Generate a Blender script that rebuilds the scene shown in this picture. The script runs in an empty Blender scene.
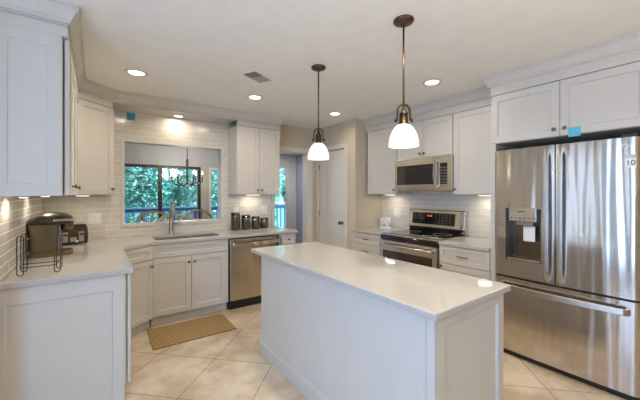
import bpy, bmesh, math, random
from mathutils import Vector, Matrix
random.seed(7)
S = bpy.context.scene
C = S.collection
PI = math.pi

# ------------------------------------------------------------------ camera, world, light, exposure
cam_data = bpy.data.cameras.new('camera')
cam = bpy.data.objects.new('camera', cam_data)
C.objects.link(cam)
cam.location = (0, 0, 1.43)
cam.rotation_euler = (PI / 2, 0, -math.radians(36.0))
cam_data.sensor_width = 36
cam_data.lens = 310.0 / 640 * 36
cam_data.shift_y = (193.2 - 200) / 640
cam_data.clip_start = 0.02
S.camera = cam

world = bpy.data.worlds.new('sky')
S.world = world
world.use_nodes = True
bg = world.node_tree.nodes['Background']
bg.inputs[0].default_value = (0.60, 0.76, 1.0, 1)
bg.inputs[1].default_value = 3.7

S.view_settings.view_transform = 'Standard'
S.view_settings.look = 'None'
S.view_settings.gamma = 1
S.view_settings.use_curve_mapping = False
S.view_settings.exposure = 0.25

WARM = (1.0, 0.80, 0.58)
def area_light(name, loc, rot, size, size_y, power, color, shape='RECTANGLE', spread=PI):
    d = bpy.data.lights.new(name, 'AREA')
    d.shape = shape
    d.size = size
    d.size_y = size_y
    d.energy = power
    d.color = color
    d.spread = spread
    o = bpy.data.objects.new(name, d)
    o.location = loc
    o.rotation_euler = rot
    C.objects.link(o)
    return o
# daylight coming in through the bluish west window of the breakfast side, behind the camera
area_light('daylight_west_window', (-1.62, 0.0, 1.2), (0, -PI / 2, 0.5), 1.9, 1.7, 36, (0.10, 0.38, 1.0))
# added warm fill behind the camera, aimed up to brighten the ceiling; no lamp
area_light('breakfast_warm_fill', (1.0, -1.0, 1.4), (PI, 0, 0), 0.8, 0.8, 33, (1.0, 0.84, 0.62), 'DISK')

sun = bpy.data.lights.new('sun', 'SUN')
sun.energy = 9.5
sun.color = (0.95, 1.0, 0.98)
sun.angle = 0.05
suno = bpy.data.objects.new('sun', sun)
suno.rotation_euler = Vector((-0.75, 0.40, -0.8)).to_track_quat('-Z', 'Y').to_euler()
C.objects.link(suno)

# ------------------------------------------------------------------ materials
def nodes(m):
    m.use_nodes = True
    nt = m.node_tree
    return nt, nt.nodes, nt.links, nt.nodes['Principled BSDF']
def mat(name, col, rough=0.5, metal=0.0, var=0.04, scale=6.0, bump=0.0, bscale=40.0, spec=0.5, emit=None, estr=0, coat=0.0, trans=0.0, stretch=None):
    m = bpy.data.materials.new(name)
    nt, N, L, b = nodes(m)
    b.inputs['Roughness'].default_value = rough
    b.inputs['Metallic'].default_value = metal
    b.inputs['Specular IOR Level'].default_value = spec
    b.inputs['Coat Weight'].default_value = coat
    b.inputs['Transmission Weight'].default_value = trans
    tc = N.new('ShaderNodeTexCoord')
    mp = N.new('ShaderNodeMapping')
    L.new(tc.outputs['Object'], mp.inputs[0])
    if stretch: mp.inputs['Scale'].default_value = stretch
    n = N.new('ShaderNodeTexNoise')
    n.inputs['Scale'].default_value = scale
    n.inputs['Detail'].default_value = 3
    L.new(mp.outputs[0], n.inputs['Vector'])
    r = N.new('ShaderNodeValToRGB')
    r.color_ramp.elements[0].position = 0.3
    r.color_ramp.elements[1].position = 0.7
    r.color_ramp.elements[0].color = tuple(max(0, c * (1 - var)) for c in col) + (1,)
    r.color_ramp.elements[1].color = tuple(min(1, c * (1 + var)) for c in col) + (1,)
    L.new(n.outputs['Fac'], r.inputs[0])
    L.new(r.outputs[0], b.inputs['Base Color'])
    if bump:
        n2 = N.new('ShaderNodeTexNoise')
        n2.inputs['Scale'].default_value = bscale
        L.new(mp.outputs[0], n2.inputs['Vector'])
        bp = N.new('ShaderNodeBump')
        bp.inputs['Strength'].default_value = bump
        bp.inputs['Distance'].default_value = 0.01
        L.new(n2.outputs['Fac'], bp.inputs['Height'])
        L.new(bp.outputs[0], b.inputs['Normal'])
    if emit:
        b.inputs['Emission Color'].default_value = emit + (1,)
        b.inputs['Emission Strength'].default_value = estr
    return m

M = {}
M['white'] = mat('white_cabinet_paint', (0.61, 0.582, 0.53), 0.38, var=0.015)
M['trim'] = mat('white_trim_paint', (0.70, 0.665, 0.61), 0.4, var=0.015)
M['inside'] = mat('cabinet_interior', (0.30, 0.27, 0.24), 0.7)
M['tan'] = mat('tan_wall_paint', (0.60, 0.525, 0.40), 0.75, var=0.03, bump=0.05, bscale=120)
M['ceil'] = mat('ceiling_paint', (0.88, 0.862, 0.815), 0.85, var=0.02, bump=0.05, bscale=90)
M['grey_wall'] = mat('grey_wall_paint', (0.44, 0.455, 0.47), 0.8, var=0.03)
M['taupe_wall'] = mat('taupe_wall_paint', (0.46, 0.44, 0.40), 0.8, var=0.03)
M['skylit_wall'] = mat('grey_wall_blue_skylight', (0.26, 0.30, 0.42), 0.8, var=0.03)  # bluish skylight on the grey wall is put into its colour
M['bronze'] = mat('oiled_bronze', (0.13, 0.085, 0.055), 0.35, metal=0.9, var=0.2, scale=20)
M['aged'] = mat('aged_bronze', (0.06, 0.042, 0.027), 0.45, metal=0.95, var=0.2, scale=20)
M['nickel'] = mat('brushed_nickel', (0.42, 0.385, 0.34), 0.28, metal=1.0, var=0.08)
M['dark_nickel'] = mat('dark_satin_nickel', (0.20, 0.175, 0.15), 0.35, metal=1.0, var=0.08)
M['chrome'] = mat('chrome', (0.78, 0.76, 0.74), 0.12, metal=1.0, var=0.03)
M['black'] = mat('black_plastic', (0.012, 0.011, 0.011), 0.35, var=0.2)
M['gloss_black'] = mat('black_glass', (0.010, 0.008, 0.008), 0.05, var=0.2, coat=0.3)
M['oven_glass'] = mat('oven_door_glass', (0.045, 0.028, 0.014), 0.08, var=0.4, scale=3, coat=0.3)
M['dark_brown'] = mat('dark_brown_void', (0.03, 0.016, 0.012), 0.6)
M['plate'] = mat('white_switch_plate', (0.85, 0.84, 0.82), 0.3, var=0.01)
M['tape'] = mat('blue_painter_tape', (0.03, 0.32, 0.58), 0.6, var=0.06, scale=40)
M['tape2'] = mat('light_blue_painter_tape', (0.10, 0.50, 0.72), 0.6, var=0.06, scale=40)
M['wood_chair'] = mat('light_oak', (0.60, 0.47, 0.31), 0.45, var=0.15, scale=8, stretch=(1, 1, 6))
M['table_wood'] = mat('dining_table_wood', (0.25, 0.15, 0.09), 0.35, var=0.2, scale=8, stretch=(6, 1, 1))
M['dark_frame'] = mat('dark_bronze_door_frame', (0.035, 0.026, 0.024), 0.4, var=0.1)
M['red_bowl'] = mat('dark_red_glaze', (0.11, 0.012, 0.02), 0.25, var=0.3, scale=14)
M['wire'] = mat('dark_chrome_wire', (0.10, 0.085, 0.075), 0.25, metal=1.0, var=0.1)
M['deck'] = mat('blue_grey_deck_stain', (0.05, 0.13, 0.22), 0.7, var=0.1, scale=10)
M['bark'] = mat('tree_bark', (0.10, 0.09, 0.08), 0.9, var=0.4, bump=0.5, bscale=20)
M['soil'] = mat('lawn_ground', (0.10, 0.28, 0.20), 0.95, var=0.4, scale=2)
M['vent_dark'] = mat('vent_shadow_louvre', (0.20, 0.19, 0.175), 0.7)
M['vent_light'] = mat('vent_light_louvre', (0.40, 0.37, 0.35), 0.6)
M['paper'] = mat('white_paper', (0.86, 0.85, 0.83), 0.8, var=0.02)
M['ink'] = mat('dark_grey_print', (0.05, 0.05, 0.055), 0.6)
M['grey_print'] = mat('pale_grey_print', (0.55, 0.55, 0.55), 0.5)
M['red_led'] = mat('red_display', (0.4, 0.05, 0.03), 0.4, emit=(1.0, 0.22, 0.1), estr=1.2)
M['key'] = mat('keypad_print', (0.16, 0.13, 0.10), 0.5)
M['canister_glass'] = mat('smoky_canister_glass', (0.06, 0.042, 0.02), 0.12, var=0.6, scale=25, coat=0.6)
M['coffee_steel'] = mat('bronze_toned_steel', (0.21, 0.175, 0.125), 0.22, metal=0.95, var=0.12, scale=5, stretch=(1, 1, 0.3))
M['coffee_dark'] = mat('dark_grey_lid', (0.065, 0.055, 0.04), 0.3, metal=0.4, var=0.2)
M['toaster'] = mat('dark_brown_toaster_metal', (0.07, 0.042, 0.025), 0.22, metal=0.6, var=0.4, scale=14)
M['brass'] = mat('dull_brass', (0.24, 0.175, 0.08), 0.35, metal=0.9)
M['leaf0'] = mat('teal_green_leaves', (0.24, 0.56, 0.47), 0.6, var=0.35, scale=0.9)
M['leaf1'] = mat('deep_green_leaves', (0.17, 0.46, 0.39), 0.6, var=0.35, scale=0.9)
M['leaf2'] = mat('pale_green_leaves', (0.38, 0.66, 0.57), 0.6, var=0.35, scale=0.9)
M['shade'] = mat('milk_glass_shade', (0.86, 0.83, 0.76), 0.25, var=0.01, emit=(1.0, 0.86, 0.60), estr=0.72)
M['bulb'] = mat('glowing_bulb', (1, 0.9, 0.75), 0.3, emit=(1.0, 0.86, 0.64), estr=6)
M['lens'] = mat('recessed_lamp_lens', (1, 0.95, 0.85), 0.4, emit=(1.0, 0.93, 0.82), estr=7)
M['strip'] = mat('under_cabinet_lamp_lens', (1, 0.92, 0.8), 0.4, emit=(1.0, 0.90, 0.74), estr=5)
M['carpet'] = mat('dining_floor_wood', (0.30, 0.22, 0.15), 0.5, var=0.2, stretch=(8, 1, 1))

def glass_mat(name, tint, alpha):
    m = bpy.data.materials.new(name)
    nt, N, L, b = nodes(m)
    out = N['Material Output']
    tr = N.new('ShaderNodeBsdfTransparent')
    tr.inputs[0].default_value = tint + (1,)
    gl = N.new('ShaderNodeBsdfGlossy')
    gl.inputs['Roughness'].default_value = 0.02
    lw = N.new('ShaderNodeFresnel')
    lw.inputs[0].default_value = 1.45
    mx = N.new('ShaderNodeMixShader')
    L.new(lw.outputs[0], mx.inputs[0])
    L.new(tr.outputs[0], mx.inputs[1])
    L.new(gl.outputs[0], mx.inputs[2])
    L.new(mx.outputs[0], out.inputs['Surface'])
    return m
M['glass'] = glass_mat('window_pane_glass', (0.90, 0.97, 0.98), 0.1)

def steel_mat(name, col, rough, axis, wav=0.10):
    """brushed stainless: fine streaks along one local axis and a faint rolling waviness"""
    m = bpy.data.materials.new(name)
    nt, N, L, b = nodes(m)
    b.inputs['Metallic'].default_value = 1
    tc = N.new('ShaderNodeTexCoord')
    mp = N.new('ShaderNodeMapping')
    L.new(tc.outputs['Object'], mp.inputs[0])
    sc = [90, 90, 90]
    sc['xyz'.index(axis)] = 1.2
    mp.inputs['Scale'].default_value = sc
    n = N.new('ShaderNodeTexNoise')
    n.inputs['Scale'].default_value = 3
    n.inputs['Detail'].default_value = 4
    L.new(mp.outputs[0], n.inputs['Vector'])
    r = N.new('ShaderNodeValToRGB')
    r.color_ramp.elements[0].color = tuple(c * 0.9 for c in col) + (1,)
    r.color_ramp.elements[1].color = tuple(min(1, c * 1.08) for c in col) + (1,)
    L.new(n.outputs['Fac'], r.inputs[0])
    L.new(r.outputs[0], b.inputs['Base Color'])
    mr = N.new('ShaderNodeMapRange')
    mr.inputs['To Min'].default_value = rough * 0.85
    mr.inputs['To Max'].default_value = rough * 1.2
    L.new(n.outputs['Fac'], mr.inputs['Value'])
    L.new(mr.outputs[0], b.inputs['Roughness'])
    mp2 = N.new('ShaderNodeMapping')
    L.new(tc.outputs['Object'], mp2.inputs[0])
    s2 = [11, 11, 11]
    s2['xyz'.index(axis)] = 0.5
    mp2.inputs['Scale'].default_value = s2
    n2 = N.new('ShaderNodeTexNoise')
    n2.inputs['Scale'].default_value = 1.0
    n2.inputs['Detail'].default_value = 1
    L.new(mp2.outputs[0], n2.inputs['Vector'])
    bp = N.new('ShaderNodeBump')
    bp.inputs['Strength'].default_value = wav
    bp.inputs['Distance'].default_value = 0.02
    L.new(n2.outputs['Fac'], bp.inputs['Height'])
    L.new(bp.outputs[0], b.inputs['Normal'])
    return m
M['steel'] = steel_mat('brushed_stainless_steel', (0.62, 0.59, 0.56), 0.16, 'z', 0.5)
M['steel_soft'] = steel_mat('brushed_stainless_panel', (0.54, 0.48, 0.40), 0.2, 'z', 0.32)
M['handle_steel'] = steel_mat('satin_handle_steel', (0.50, 0.455, 0.39), 0.34, 'z', 0.02)
M['steel_h'] = steel_mat('brushed_stainless_trim', (0.64, 0.59, 0.52), 0.24, 'x', 0.04)

def quartz():
    m = bpy.data.materials.new('white_quartz')
    nt, N, L, b = nodes(m)
    b.inputs['Roughness'].default_value = 0.06
    b.inputs['Specular IOR Level'].default_value = 0.5
    tc = N.new('ShaderNodeTexCoord')
    n = N.new('ShaderNodeTexNoise')
    n.inputs['Scale'].default_value = 60
    n.inputs['Detail'].default_value = 3
    L.new(tc.outputs['Object'], n.inputs['Vector'])
    r = N.new('ShaderNodeValToRGB')
    r.color_ramp.elements[0].position = 0.35
    r.color_ramp.elements[0].color = (0.48, 0.462, 0.43, 1)
    r.color_ramp.elements[1].position = 0.6
    r.color_ramp.elements[1].color = (0.505, 0.487, 0.455, 1)
    L.new(n.outputs['Fac'], r.inputs[0])
    n2 = N.new('ShaderNodeTexNoise')
    n2.inputs['Scale'].default_value = 2.2
    n2.inputs['Detail'].default_value = 6
    n2.inputs['Distortion'].default_value = 1.4
    L.new(tc.outputs['Object'], n2.inputs['Vector'])
    r2 = N.new('ShaderNodeValToRGB')
    e = r2.color_ramp.elements
    e[0].position = 0.485
    e[0].color = (0, 0, 0, 1)
    e[1].position = 0.5
    e[1].color = (0.35, 0.35, 0.35, 1)
    x = e.new(0.515)
    x.color = (0, 0, 0, 1)
    L.new(n2.outputs['Fac'], r2.inputs[0])
    mx = N.new('ShaderNodeMixRGB')
    mx.inputs[2].default_value = (0.50, 0.50, 0.50, 1)
    L.new(r2.outputs[0], mx.inputs[0])
    L.new(r.outputs[0], mx.inputs[1])
    L.new(mx.outputs[0], b.inputs['Base Color'])
    return m
M['quartz'] = quartz()

def tile_mat(name, axes, col1, col2, grout):
    """running-bond glass tile; axes picks which object coordinates run along the course and up"""
    m = bpy.data.materials.new(name)
    nt, N, L, b = nodes(m)
    tc = N.new('ShaderNodeTexCoord')
    sp = N.new('ShaderNodeSeparateXYZ')
    cb = N.new('ShaderNodeCombineXYZ')
    L.new(tc.outputs['Object'], sp.inputs[0])
    L.new(sp.outputs['XYZ'.index(axes[0])], cb.inputs[0])
    L.new(sp.outputs['XYZ'.index(axes[1])], cb.inputs[1])
    br = N.new('ShaderNodeTexBrick')
    br.offset = 0.5
    br.inputs['Scale'].default_value = 1
    br.inputs['Brick Width'].default_value = 0.229
    br.inputs['Row Height'].default_value = 0.0625
    br.inputs['Mortar Size'].default_value = 0.0024
    br.inputs['Mortar Smooth'].default_value = 0.2
    br.inputs['Color1'].default_value = col1 + (1,)
    br.inputs['Color2'].default_value = col2 + (1,)
    br.inputs['Mortar'].default_value = grout + (1,)
    L.new(cb.outputs[0], br.inputs['Vector'])
    L.new(br.outputs['Color'], b.inputs['Base Color'])
    mr = N.new('ShaderNodeMapRange')
    mr.inputs['To Min'].default_value = 0.14
    mr.inputs['To Max'].default_value = 0.7
    L.new(br.outputs['Fac'], mr.inputs['Value'])
    L.new(mr.outputs[0], b.inputs['Roughness'])
    inv = N.new('ShaderNodeMath')
    inv.operation = 'SUBTRACT'
    inv.inputs[0].default_value = 1
    L.new(br.outputs['Fac'], inv.inputs[1])
    bp = N.new('ShaderNodeBump')
    bp.inputs['Strength'].default_value = 0.4
    bp.inputs['Distance'].default_value = 0.002
    L.new(inv.outputs[0], bp.inputs['Height'])
    L.new(bp.outputs[0], b.inputs['Normal'])
    return m
TC = ((0.66, 0.615, 0.54), (0.73, 0.685, 0.61), (0.84, 0.81, 0.75))
M['tile_xz'] = tile_mat('beige_glass_subway_tile', 'XZ', *TC)
M['tile_yz'] = tile_mat('beige_glass_subway_tile_side', 'YZ', *TC)

def floor_mat():
    m = bpy.data.materials.new('diagonal_travertine_tile')
    nt, N, L, b = nodes(m)
    tc = N.new('ShaderNodeTexCoord')
    mp = N.new('ShaderNodeMapping')
    mp.vector_type = 'TEXTURE'
    mp.inputs['Location'].default_value = (0.835, 2.698, 0)
    mp.inputs['Rotation'].default_value = (0, 0, PI / 4)
    L.new(tc.outputs['Object'], mp.inputs[0])
    br = N.new('ShaderNodeTexBrick')
    br.offset = 0
    br.inputs['Scale'].default_value = 1
    br.inputs['Brick Width'].default_value = 0.52
    br.inputs['Row Height'].default_value = 0.52
    br.inputs['Mortar Size'].default_value = 0.0028
    br.inputs['Mortar Smooth'].default_value = 0.1
    br.inputs['Color1'].default_value = (0.90, 0.90, 0.90, 1)
    br.inputs['Color2'].default_value = (1, 1, 1, 1)
    br.inputs['Mortar'].default_value = (0.30, 0.27, 0.24, 1)
    L.new(mp.outputs[0], br.inputs['Vector'])
    n = N.new('ShaderNodeTexNoise')
    n.inputs['Scale'].default_value = 3.2
    n.inputs['Detail'].default_value = 7
    n.inputs['Roughness'].default_value = 0.62
    n.inputs['Distortion'].default_value = 0.2
    L.new(tc.outputs['Object'], n.inputs['Vector'])
    r = N.new('ShaderNodeValToRGB')
    e = r.color_ramp.elements
    e[0].position = 0.38
    e[0].color = (0.56, 0.43, 0.28, 1)
    e[1].position = 0.62
    e[1].color = (0.78, 0.67, 0.52, 1)
    x = e.new(0.5)
    x.color = (0.69, 0.56, 0.405, 1)
    L.new(n.outputs['Fac'], r.inputs[0])
    mx = N.new('ShaderNodeMixRGB')
    mx.blend_type = 'MULTIPLY'
    mx.inputs[0].default_value = 1
    L.new(r.outputs[0], mx.inputs[1])
    L.new(br.outputs['Color'], mx.inputs[2])
    L.new(mx.outputs[0], b.inputs['Base Color'])
    b.inputs['Roughness'].default_value = 0.3
    bp = N.new('ShaderNodeBump')
    bp.inputs['Strength'].default_value = 0.3
    bp.inputs['Distance'].default_value = 0.002
    inv = N.new('ShaderNodeMath')
    inv.operation = 'SUBTRACT'
    inv.inputs[0].default_value = 1
    L.new(br.outputs['Fac'], inv.inputs[1])
    L.new(inv.outputs[0], bp.inputs['Height'])
    L.new(bp.outputs[0], b.inputs['Normal'])
    return m
M['floor'] = floor_mat()

def weave_mat():
    m = bpy.data.materials.new('woven_jute')
    nt, N, L, b = nodes(m)
    tc = N.new('ShaderNodeTexCoord')
    w1 = N.new('ShaderNodeTexWave')
    w1.inputs['Scale'].default_value = 17
    w1.inputs['Distortion'].default_value = 2.5
    w2 = N.new('ShaderNodeTexWave')
    w2.bands_direction = 'Y'
    w2.inputs['Scale'].default_value = 9
    w2.inputs['Distortion'].default_value = 1.0
    L.new(tc.outputs['Object'], w1.inputs[0])
    L.new(tc.outputs['Object'], w2.inputs[0])
    mu = N.new('ShaderNodeMath')
    mu.operation = 'MULTIPLY'
    L.new(w1.outputs['Fac'], mu.inputs[0])
    L.new(w2.outputs['Fac'], mu.inputs[1])
    r = N.new('ShaderNodeValToRGB')
    r.color_ramp.elements[0].color = (0.22, 0.135, 0.05, 1)
    r.color_ramp.elements[1].color = (0.58, 0.40, 0.18, 1)
    r.color_ramp.elements[1].position = 0.6
    L.new(mu.outputs[0], r.inputs[0])
    L.new(r.outputs[0], b.inputs['Base Color'])
    b.inputs['Roughness'].default_value = 0.9
    bp = N.new('ShaderNodeBump')
    bp.inputs['Strength'].default_value = 0.7
    bp.inputs['Distance'].default_value = 0.004
    L.new(mu.outputs[0], bp.inputs['Height'])
    L.new(bp.outputs[0], b.inputs['Normal'])
    return m
M['jute'] = weave_mat()

# ------------------------------------------------------------------ mesh helpers
class MB:
    """collects shapes and links them as one mesh object"""
    def __init__(self):
        self.v = []
        self.f = []
        self.s = []
    def add(self, vs, fs, smooth=False):
        o = len(self.v)
        self.v += [tuple(p) for p in vs]
        for q in fs:
            self.f.append(tuple(i + o for i in q))
            self.s.append(smooth)
        return self
    def box(self, x0, x1, y0, y1, z0, z1):
        x0, x1 = sorted((x0, x1)); y0, y1 = sorted((y0, y1)); z0, z1 = sorted((z0, z1))
        return self.add([(x0, y0, z0), (x1, y0, z0), (x1, y1, z0), (x0, y1, z0), (x0, y0, z1), (x1, y0, z1), (x1, y1, z1), (x0, y1, z1)],
                        [(0, 3, 2, 1), (4, 5, 6, 7), (0, 1, 5, 4), (1, 2, 6, 5), (2, 3, 7, 6), (3, 0, 4, 7)])
    def prism(self, poly, z0, z1):
        n = len(poly)
        a = sum(poly[i][0] * poly[(i + 1) % n][1] - poly[(i + 1) % n][0] * poly[i][1] for i in range(n))
        if a < 0: poly = poly[::-1]
        vs = [(x, y, z0) for x, y in poly] + [(x, y, z1) for x, y in poly]
        fs = [tuple(range(n))[::-1], tuple(range(n, 2 * n))] + [(i, (i + 1) % n, (i + 1) % n + n, i + n) for i in range(n)]
        return self.add(vs, fs)
    def shaker(self, x0, x1, z0, z1, t=0.02, rail=0.058, rec=0.009, y=0.0, rl=None, rt=None):
        """door slab whose front looks to -y, with a recessed centre panel"""
        yf = y - t
        r = rail
        q = r if rl is None else rl
        p = r if rt is None else rt
        o = [(x0, z0), (x1, z0), (x1, z1), (x0, z1)]
        i = [(x0 + q, z0 + r), (x1 - r, z0 + r), (x1 - r, z1 - p), (x0 + q, z1 - p)]
        k = 0.003
        j = [(x0 + q + k, z0 + r + k), (x1 - r - k, z0 + r + k), (x1 - r - k, z1 - p - k), (x0 + q + k, z1 - p - k)]
        vs = [(a, yf, b) for a, b in o] + [(a, yf, b) for a, b in i] + [(a, yf + rec, b) for a, b in j] + [(a, y, b) for a, b in o]
        fs = []
        for n in range(4):
            m = (n + 1) % 4
            fs += [(n, m, 4 + m, 4 + n), (4 + n, 4 + m, 8 + m, 8 + n), (m, n, 12 + n, 12 + m)]
        fs += [(8, 9, 10, 11), (15, 14, 13, 12)]
        return self.add(vs, fs)
    def lathe(self, prof, c=(0, 0, 0), n=24, axis='z', closed=False, smooth=True):
        """prof: list of (radius, height)"""
        vs = []
        for r, h in prof:
            for k in range(n):
                a = 2 * PI * k / n
                p = (r * math.cos(a), r * math.sin(a), h)
                if axis == 'y': p = (p[0], p[2], -p[1])
                if axis == 'x': p = (p[2], p[0], p[1])
                vs.append((p[0] + c[0], p[1] + c[1], p[2] + c[2]))
        fs = []
        m = len(prof)
        for i in range(m - 1):
            for k in range(n):
                k2 = (k + 1) % n
                fs.append((i * n + k, i * n + k2, (i + 1) * n + k2, (i + 1) * n + k))
        if closed:
            for k in range(n):
                k2 = (k + 1) % n
                fs.append(((m - 1) * n + k, (m - 1) * n + k2, k2, k))
        self.add(vs, fs, smooth)
        if not closed:
            o = len(self.v) - len(vs)
            if prof[0][0] > 1e-4:
                self.f.append(tuple(o + k for k in range(n))[::-1]); self.s.append(False)
            if prof[-1][0] > 1e-4:
                self.f.append(tuple(o + (m - 1) * n + k for k in range(n))); self.s.append(False)
        return self
    def tube(self, pts, r, n=8, closed=False, flat=None):
        """round wire along pts; flat=(a, b) makes a rectangular section of half sizes a, b"""
        P = [Vector(p) for p in pts]
        m = len(P)
        rings = []
        up = None
        for i in range(m):
            if closed: t = P[(i + 1) % m] - P[i - 1]
            else: t = P[min(i + 1, m - 1)] - P[max(i - 1, 0)]
            t.normalize()
            if up is None:
                up = Vector((0, 0, 1)) if abs(t.z) < 0.9 else Vector((1, 0, 0))
            u = (up - t * up.dot(t))
            if u.length < 1e-6: u = t.orthogonal()
            u.normalize()
            w = t.cross(u)
            up = u
            if flat:
                a, b = flat
                ring = [P[i] + u * (a * sx) + w * (b * sy) for sx, sy in ((1, 1), (-1, 1), (-1, -1), (1, -1))]
            else:
                rr = r[i] if isinstance(r, (list, tuple)) else r
                ring = [P[i] + u * (rr * math.cos(2 * PI * k / n)) + w * (rr * math.sin(2 * PI * k / n)) for k in range(n)]
            rings.append(ring)
        k_ = len(rings[0])
        vs = [p for q in rings for p in q]
        fs = []
        for i in range(m if closed else m - 1):
            j = (i + 1) % m
            for k in range(k_):
                k2 = (k + 1) % k_
                fs.append((i * k_ + k, i * k_ + k2, j * k_ + k2, j * k_ + k))
        if not closed:
            fs += [tuple(range(k_))[::-1], tuple(range((m - 1) * k_, m * k_))]
        return self.add(vs, fs, not flat)
    def sweep(self, path, prof, side=1):
        """sweep a closed profile of (out, z) along an open plan path with mitred corners"""
        P = [Vector((a, b)) for a, b in path]
        n = len(P)
        offs = []
        for i in range(n):
            d1 = (P[i] - P[i - 1]).normalized() if i else (P[1] - P[0]).normalized()
            d2 = (P[i + 1] - P[i]).normalized() if i < n - 1 else d1
            n1 = Vector((d1.y, -d1.x)) * side
            n2 = Vector((d2.y, -d2.x)) * side
            b = (n1 + n2)
            b = b / max(b.length_squared / 2, 1e-6)
            offs.append(b)
        k = len(prof)
        vs = [(P[i].x + offs[i].x * o, P[i].y + offs[i].y * o, z) for i in range(n) for o, z in prof]
        fs = []
        for i in range(n - 1):
            for j in range(k):
                j2 = (j + 1) % k
                fs.append((i * k + j, i * k + j2, (i + 1) * k + j2, (i + 1) * k + j))
        fs += [tuple(range(k))[::-1], tuple(range((n - 1) * k, n * k))]
        return self.add(vs, fs)
    def build(self, name, m, parent=None, bevel=0.0, loc=None, seg=2):
        me = bpy.data.meshes.new(name)
        me.from_pydata(self.v, [], self.f)
        me.polygons.foreach_set('use_smooth', self.s)
        bm = bmesh.new()
        bm.from_mesh(me)
        bmesh.ops.recalc_face_normals(bm, faces=bm.faces)
        bm.to_mesh(me)
        bm.free()
        me.materials.append(M[m] if isinstance(m, str) else m)
        o = bpy.data.objects.new(name, me)
        C.objects.link(o)
        if parent: o.parent = parent
        if loc: o.location = loc
        if bevel:
            b = o.modifiers.new('edge', 'BEVEL')
            b.width = bevel
            b.segments = seg
            b.limit_method = 'ANGLE'
            b.angle_limit = math.radians(50)
        return o

def tag(o, label=None, cat=None, group=None, kind=None):
    if label: o['label'] = label
    if cat: o['category'] = cat
    if group: o['group'] = group
    if kind: o['kind'] = kind
    return o
def thing(name, label, cat, loc=(0, 0, 0), rz=0.0, group=None):
    o = bpy.data.objects.new(name, None)
    o.empty_display_size = 0.1
    C.objects.link(o)
    o.location = loc
    o.rotation_euler = (0, 0, rz)
    return tag(o, label, cat, group)
def struct(o, label=None):
    o['kind'] = 'structure'
    if label: o['label'] = label
    return o
def copy_thing(root, loc, rz, label):
    r = root.copy(); C.objects.link(r)
    r.location = loc
    r.rotation_euler = (0, 0, rz)
    r['label'] = label
    for ch in list(root.children):
        c = ch.copy(); C.objects.link(c); c.parent = r
        for g in ch.children:
            d = g.copy(); C.objects.link(d); d.parent = c
    return r
def text(name, body, size, m, parent, loc, rot, depth=0.0004, align='CENTER'):
    cu = bpy.data.curves.new(name, 'FONT')
    cu.body = body
    cu.size = size
    cu.extrude = depth
    cu.align_x = align
    cu.align_y = 'CENTER'
    t = bpy.data.objects.new(name, cu)
    C.objects.link(t)
    dg = bpy.context.evaluated_depsgraph_get()
    me = bpy.data.meshes.new_from_object(t.evaluated_get(dg))
    bpy.data.objects.remove(t)
    me.materials.clear()
    me.materials.append(M[m])
    o = bpy.data.objects.new(name, me)
    C.objects.link(o)
    o.parent = parent
    o.location = loc
    o.rotation_euler = rot
    return o
FRONT = (PI / 2, 0, 0)       # text that faces local -y

# ------------------------------------------------------------------ key dimensions (metres)
WX0, WX1 = -0.45, 3.66       # left and right wall faces
WY = 4.34                    # back wall face
CH = 2.52                    # ceiling
CT = 0.914                   # counter height
UB = 1.415                   # underside of wall cabinets
UT = 2.335                   # top of wall cabinet doors
PX, PY = 3.08, 3.36          # pantry corner

# ------------------------------------------------------------------ the room shell
struct(MB().box(-1.5, 3.8, -2.7, 4.46, -0.1, 0).build('floor', 'floor'))
struct(MB().box(-1.5, 3.8, -2.7, 4.46, CH, CH + 0.1).build('ceiling', 'ceil'))
# back wall with the pass-through and the opening to the hall
OX0, OX1, OZ0, OZ1 = 0.28, 1.438, 1.06, 2.05
DX0, DX1, DZ = 2.262, 2.885, 2.10
w = MB()
w.box(-0.57, OX0, WY, WY + 0.12, 0, CH).box(OX0, OX1, WY, WY + 0.12, 0, OZ0).box(OX0, OX1, WY, WY + 0.12, OZ1, CH)
w.box(OX1, DX0, WY, WY + 0.12, 0, CH).box(DX0, DX1, WY, WY + 0.12, DZ, CH).box(DX1, PX + 0.1, WY, WY + 0.12, 0, CH)
struct(w.build('wall_back', 'tan'))
# left wall behind the counter, with a return where the room widens towards the camera
struct(MB().box(WX0 - 0.12, WX0, 2.28, WY, 0, CH).build('wall_left', 'tan'))
struct(MB().box(-1.5, WX0 - 0.12, 2.28, 2.40, 0, CH).build('wall_left_return', 'tan'))
struct(MB().box(WX1, WX1 + 0.12, -2.6, PY, 0, CH).build('wall_right', 'tan'))
# pantry walls: one with the door opening (faces -x), one facing the camera
QY0, QY1, QZ = 3.60, 4.275, 2.12
w = MB().box(PX, PX + 0.1, PY, QY0, 0, CH).box(PX, PX + 0.1, QY1, WY, 0, CH).box(PX, PX + 0.1, QY0, QY1, QZ, CH)
struct(w.build('wall_pantry', 'tan'))
struct(MB().box(PX + 0.1, WX1 + 0.12, PY, PY + 0.1, 0, CH).build('wall_pantry_side', 'tan'))
# walls of the breakfast side, behind the camera, with a big window opening and two slim slots, added for bright streaks in the refrigerator
w = MB()
yy = -2.6
for y0, y1 in ((-1.0, 0.72), (1.48, 1.62), (1.78, 1.92)):
    w.box(-1.5, -1.4, yy, y0, 0, CH).box(-1.5, -1.4, y0, y1, 0, 0.25).box(-1.5, -1.4, y0, y1, 2.3, CH)
    yy = y1
w.box(-1.5, -1.4, yy, 2.28, 0, CH)
struct(w.build('wall_west', 'tan'))
struct(MB().box(-1.5, 3.78, -2.7, -2.6, 0, CH).build('wall_south', 'tan'))

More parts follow.
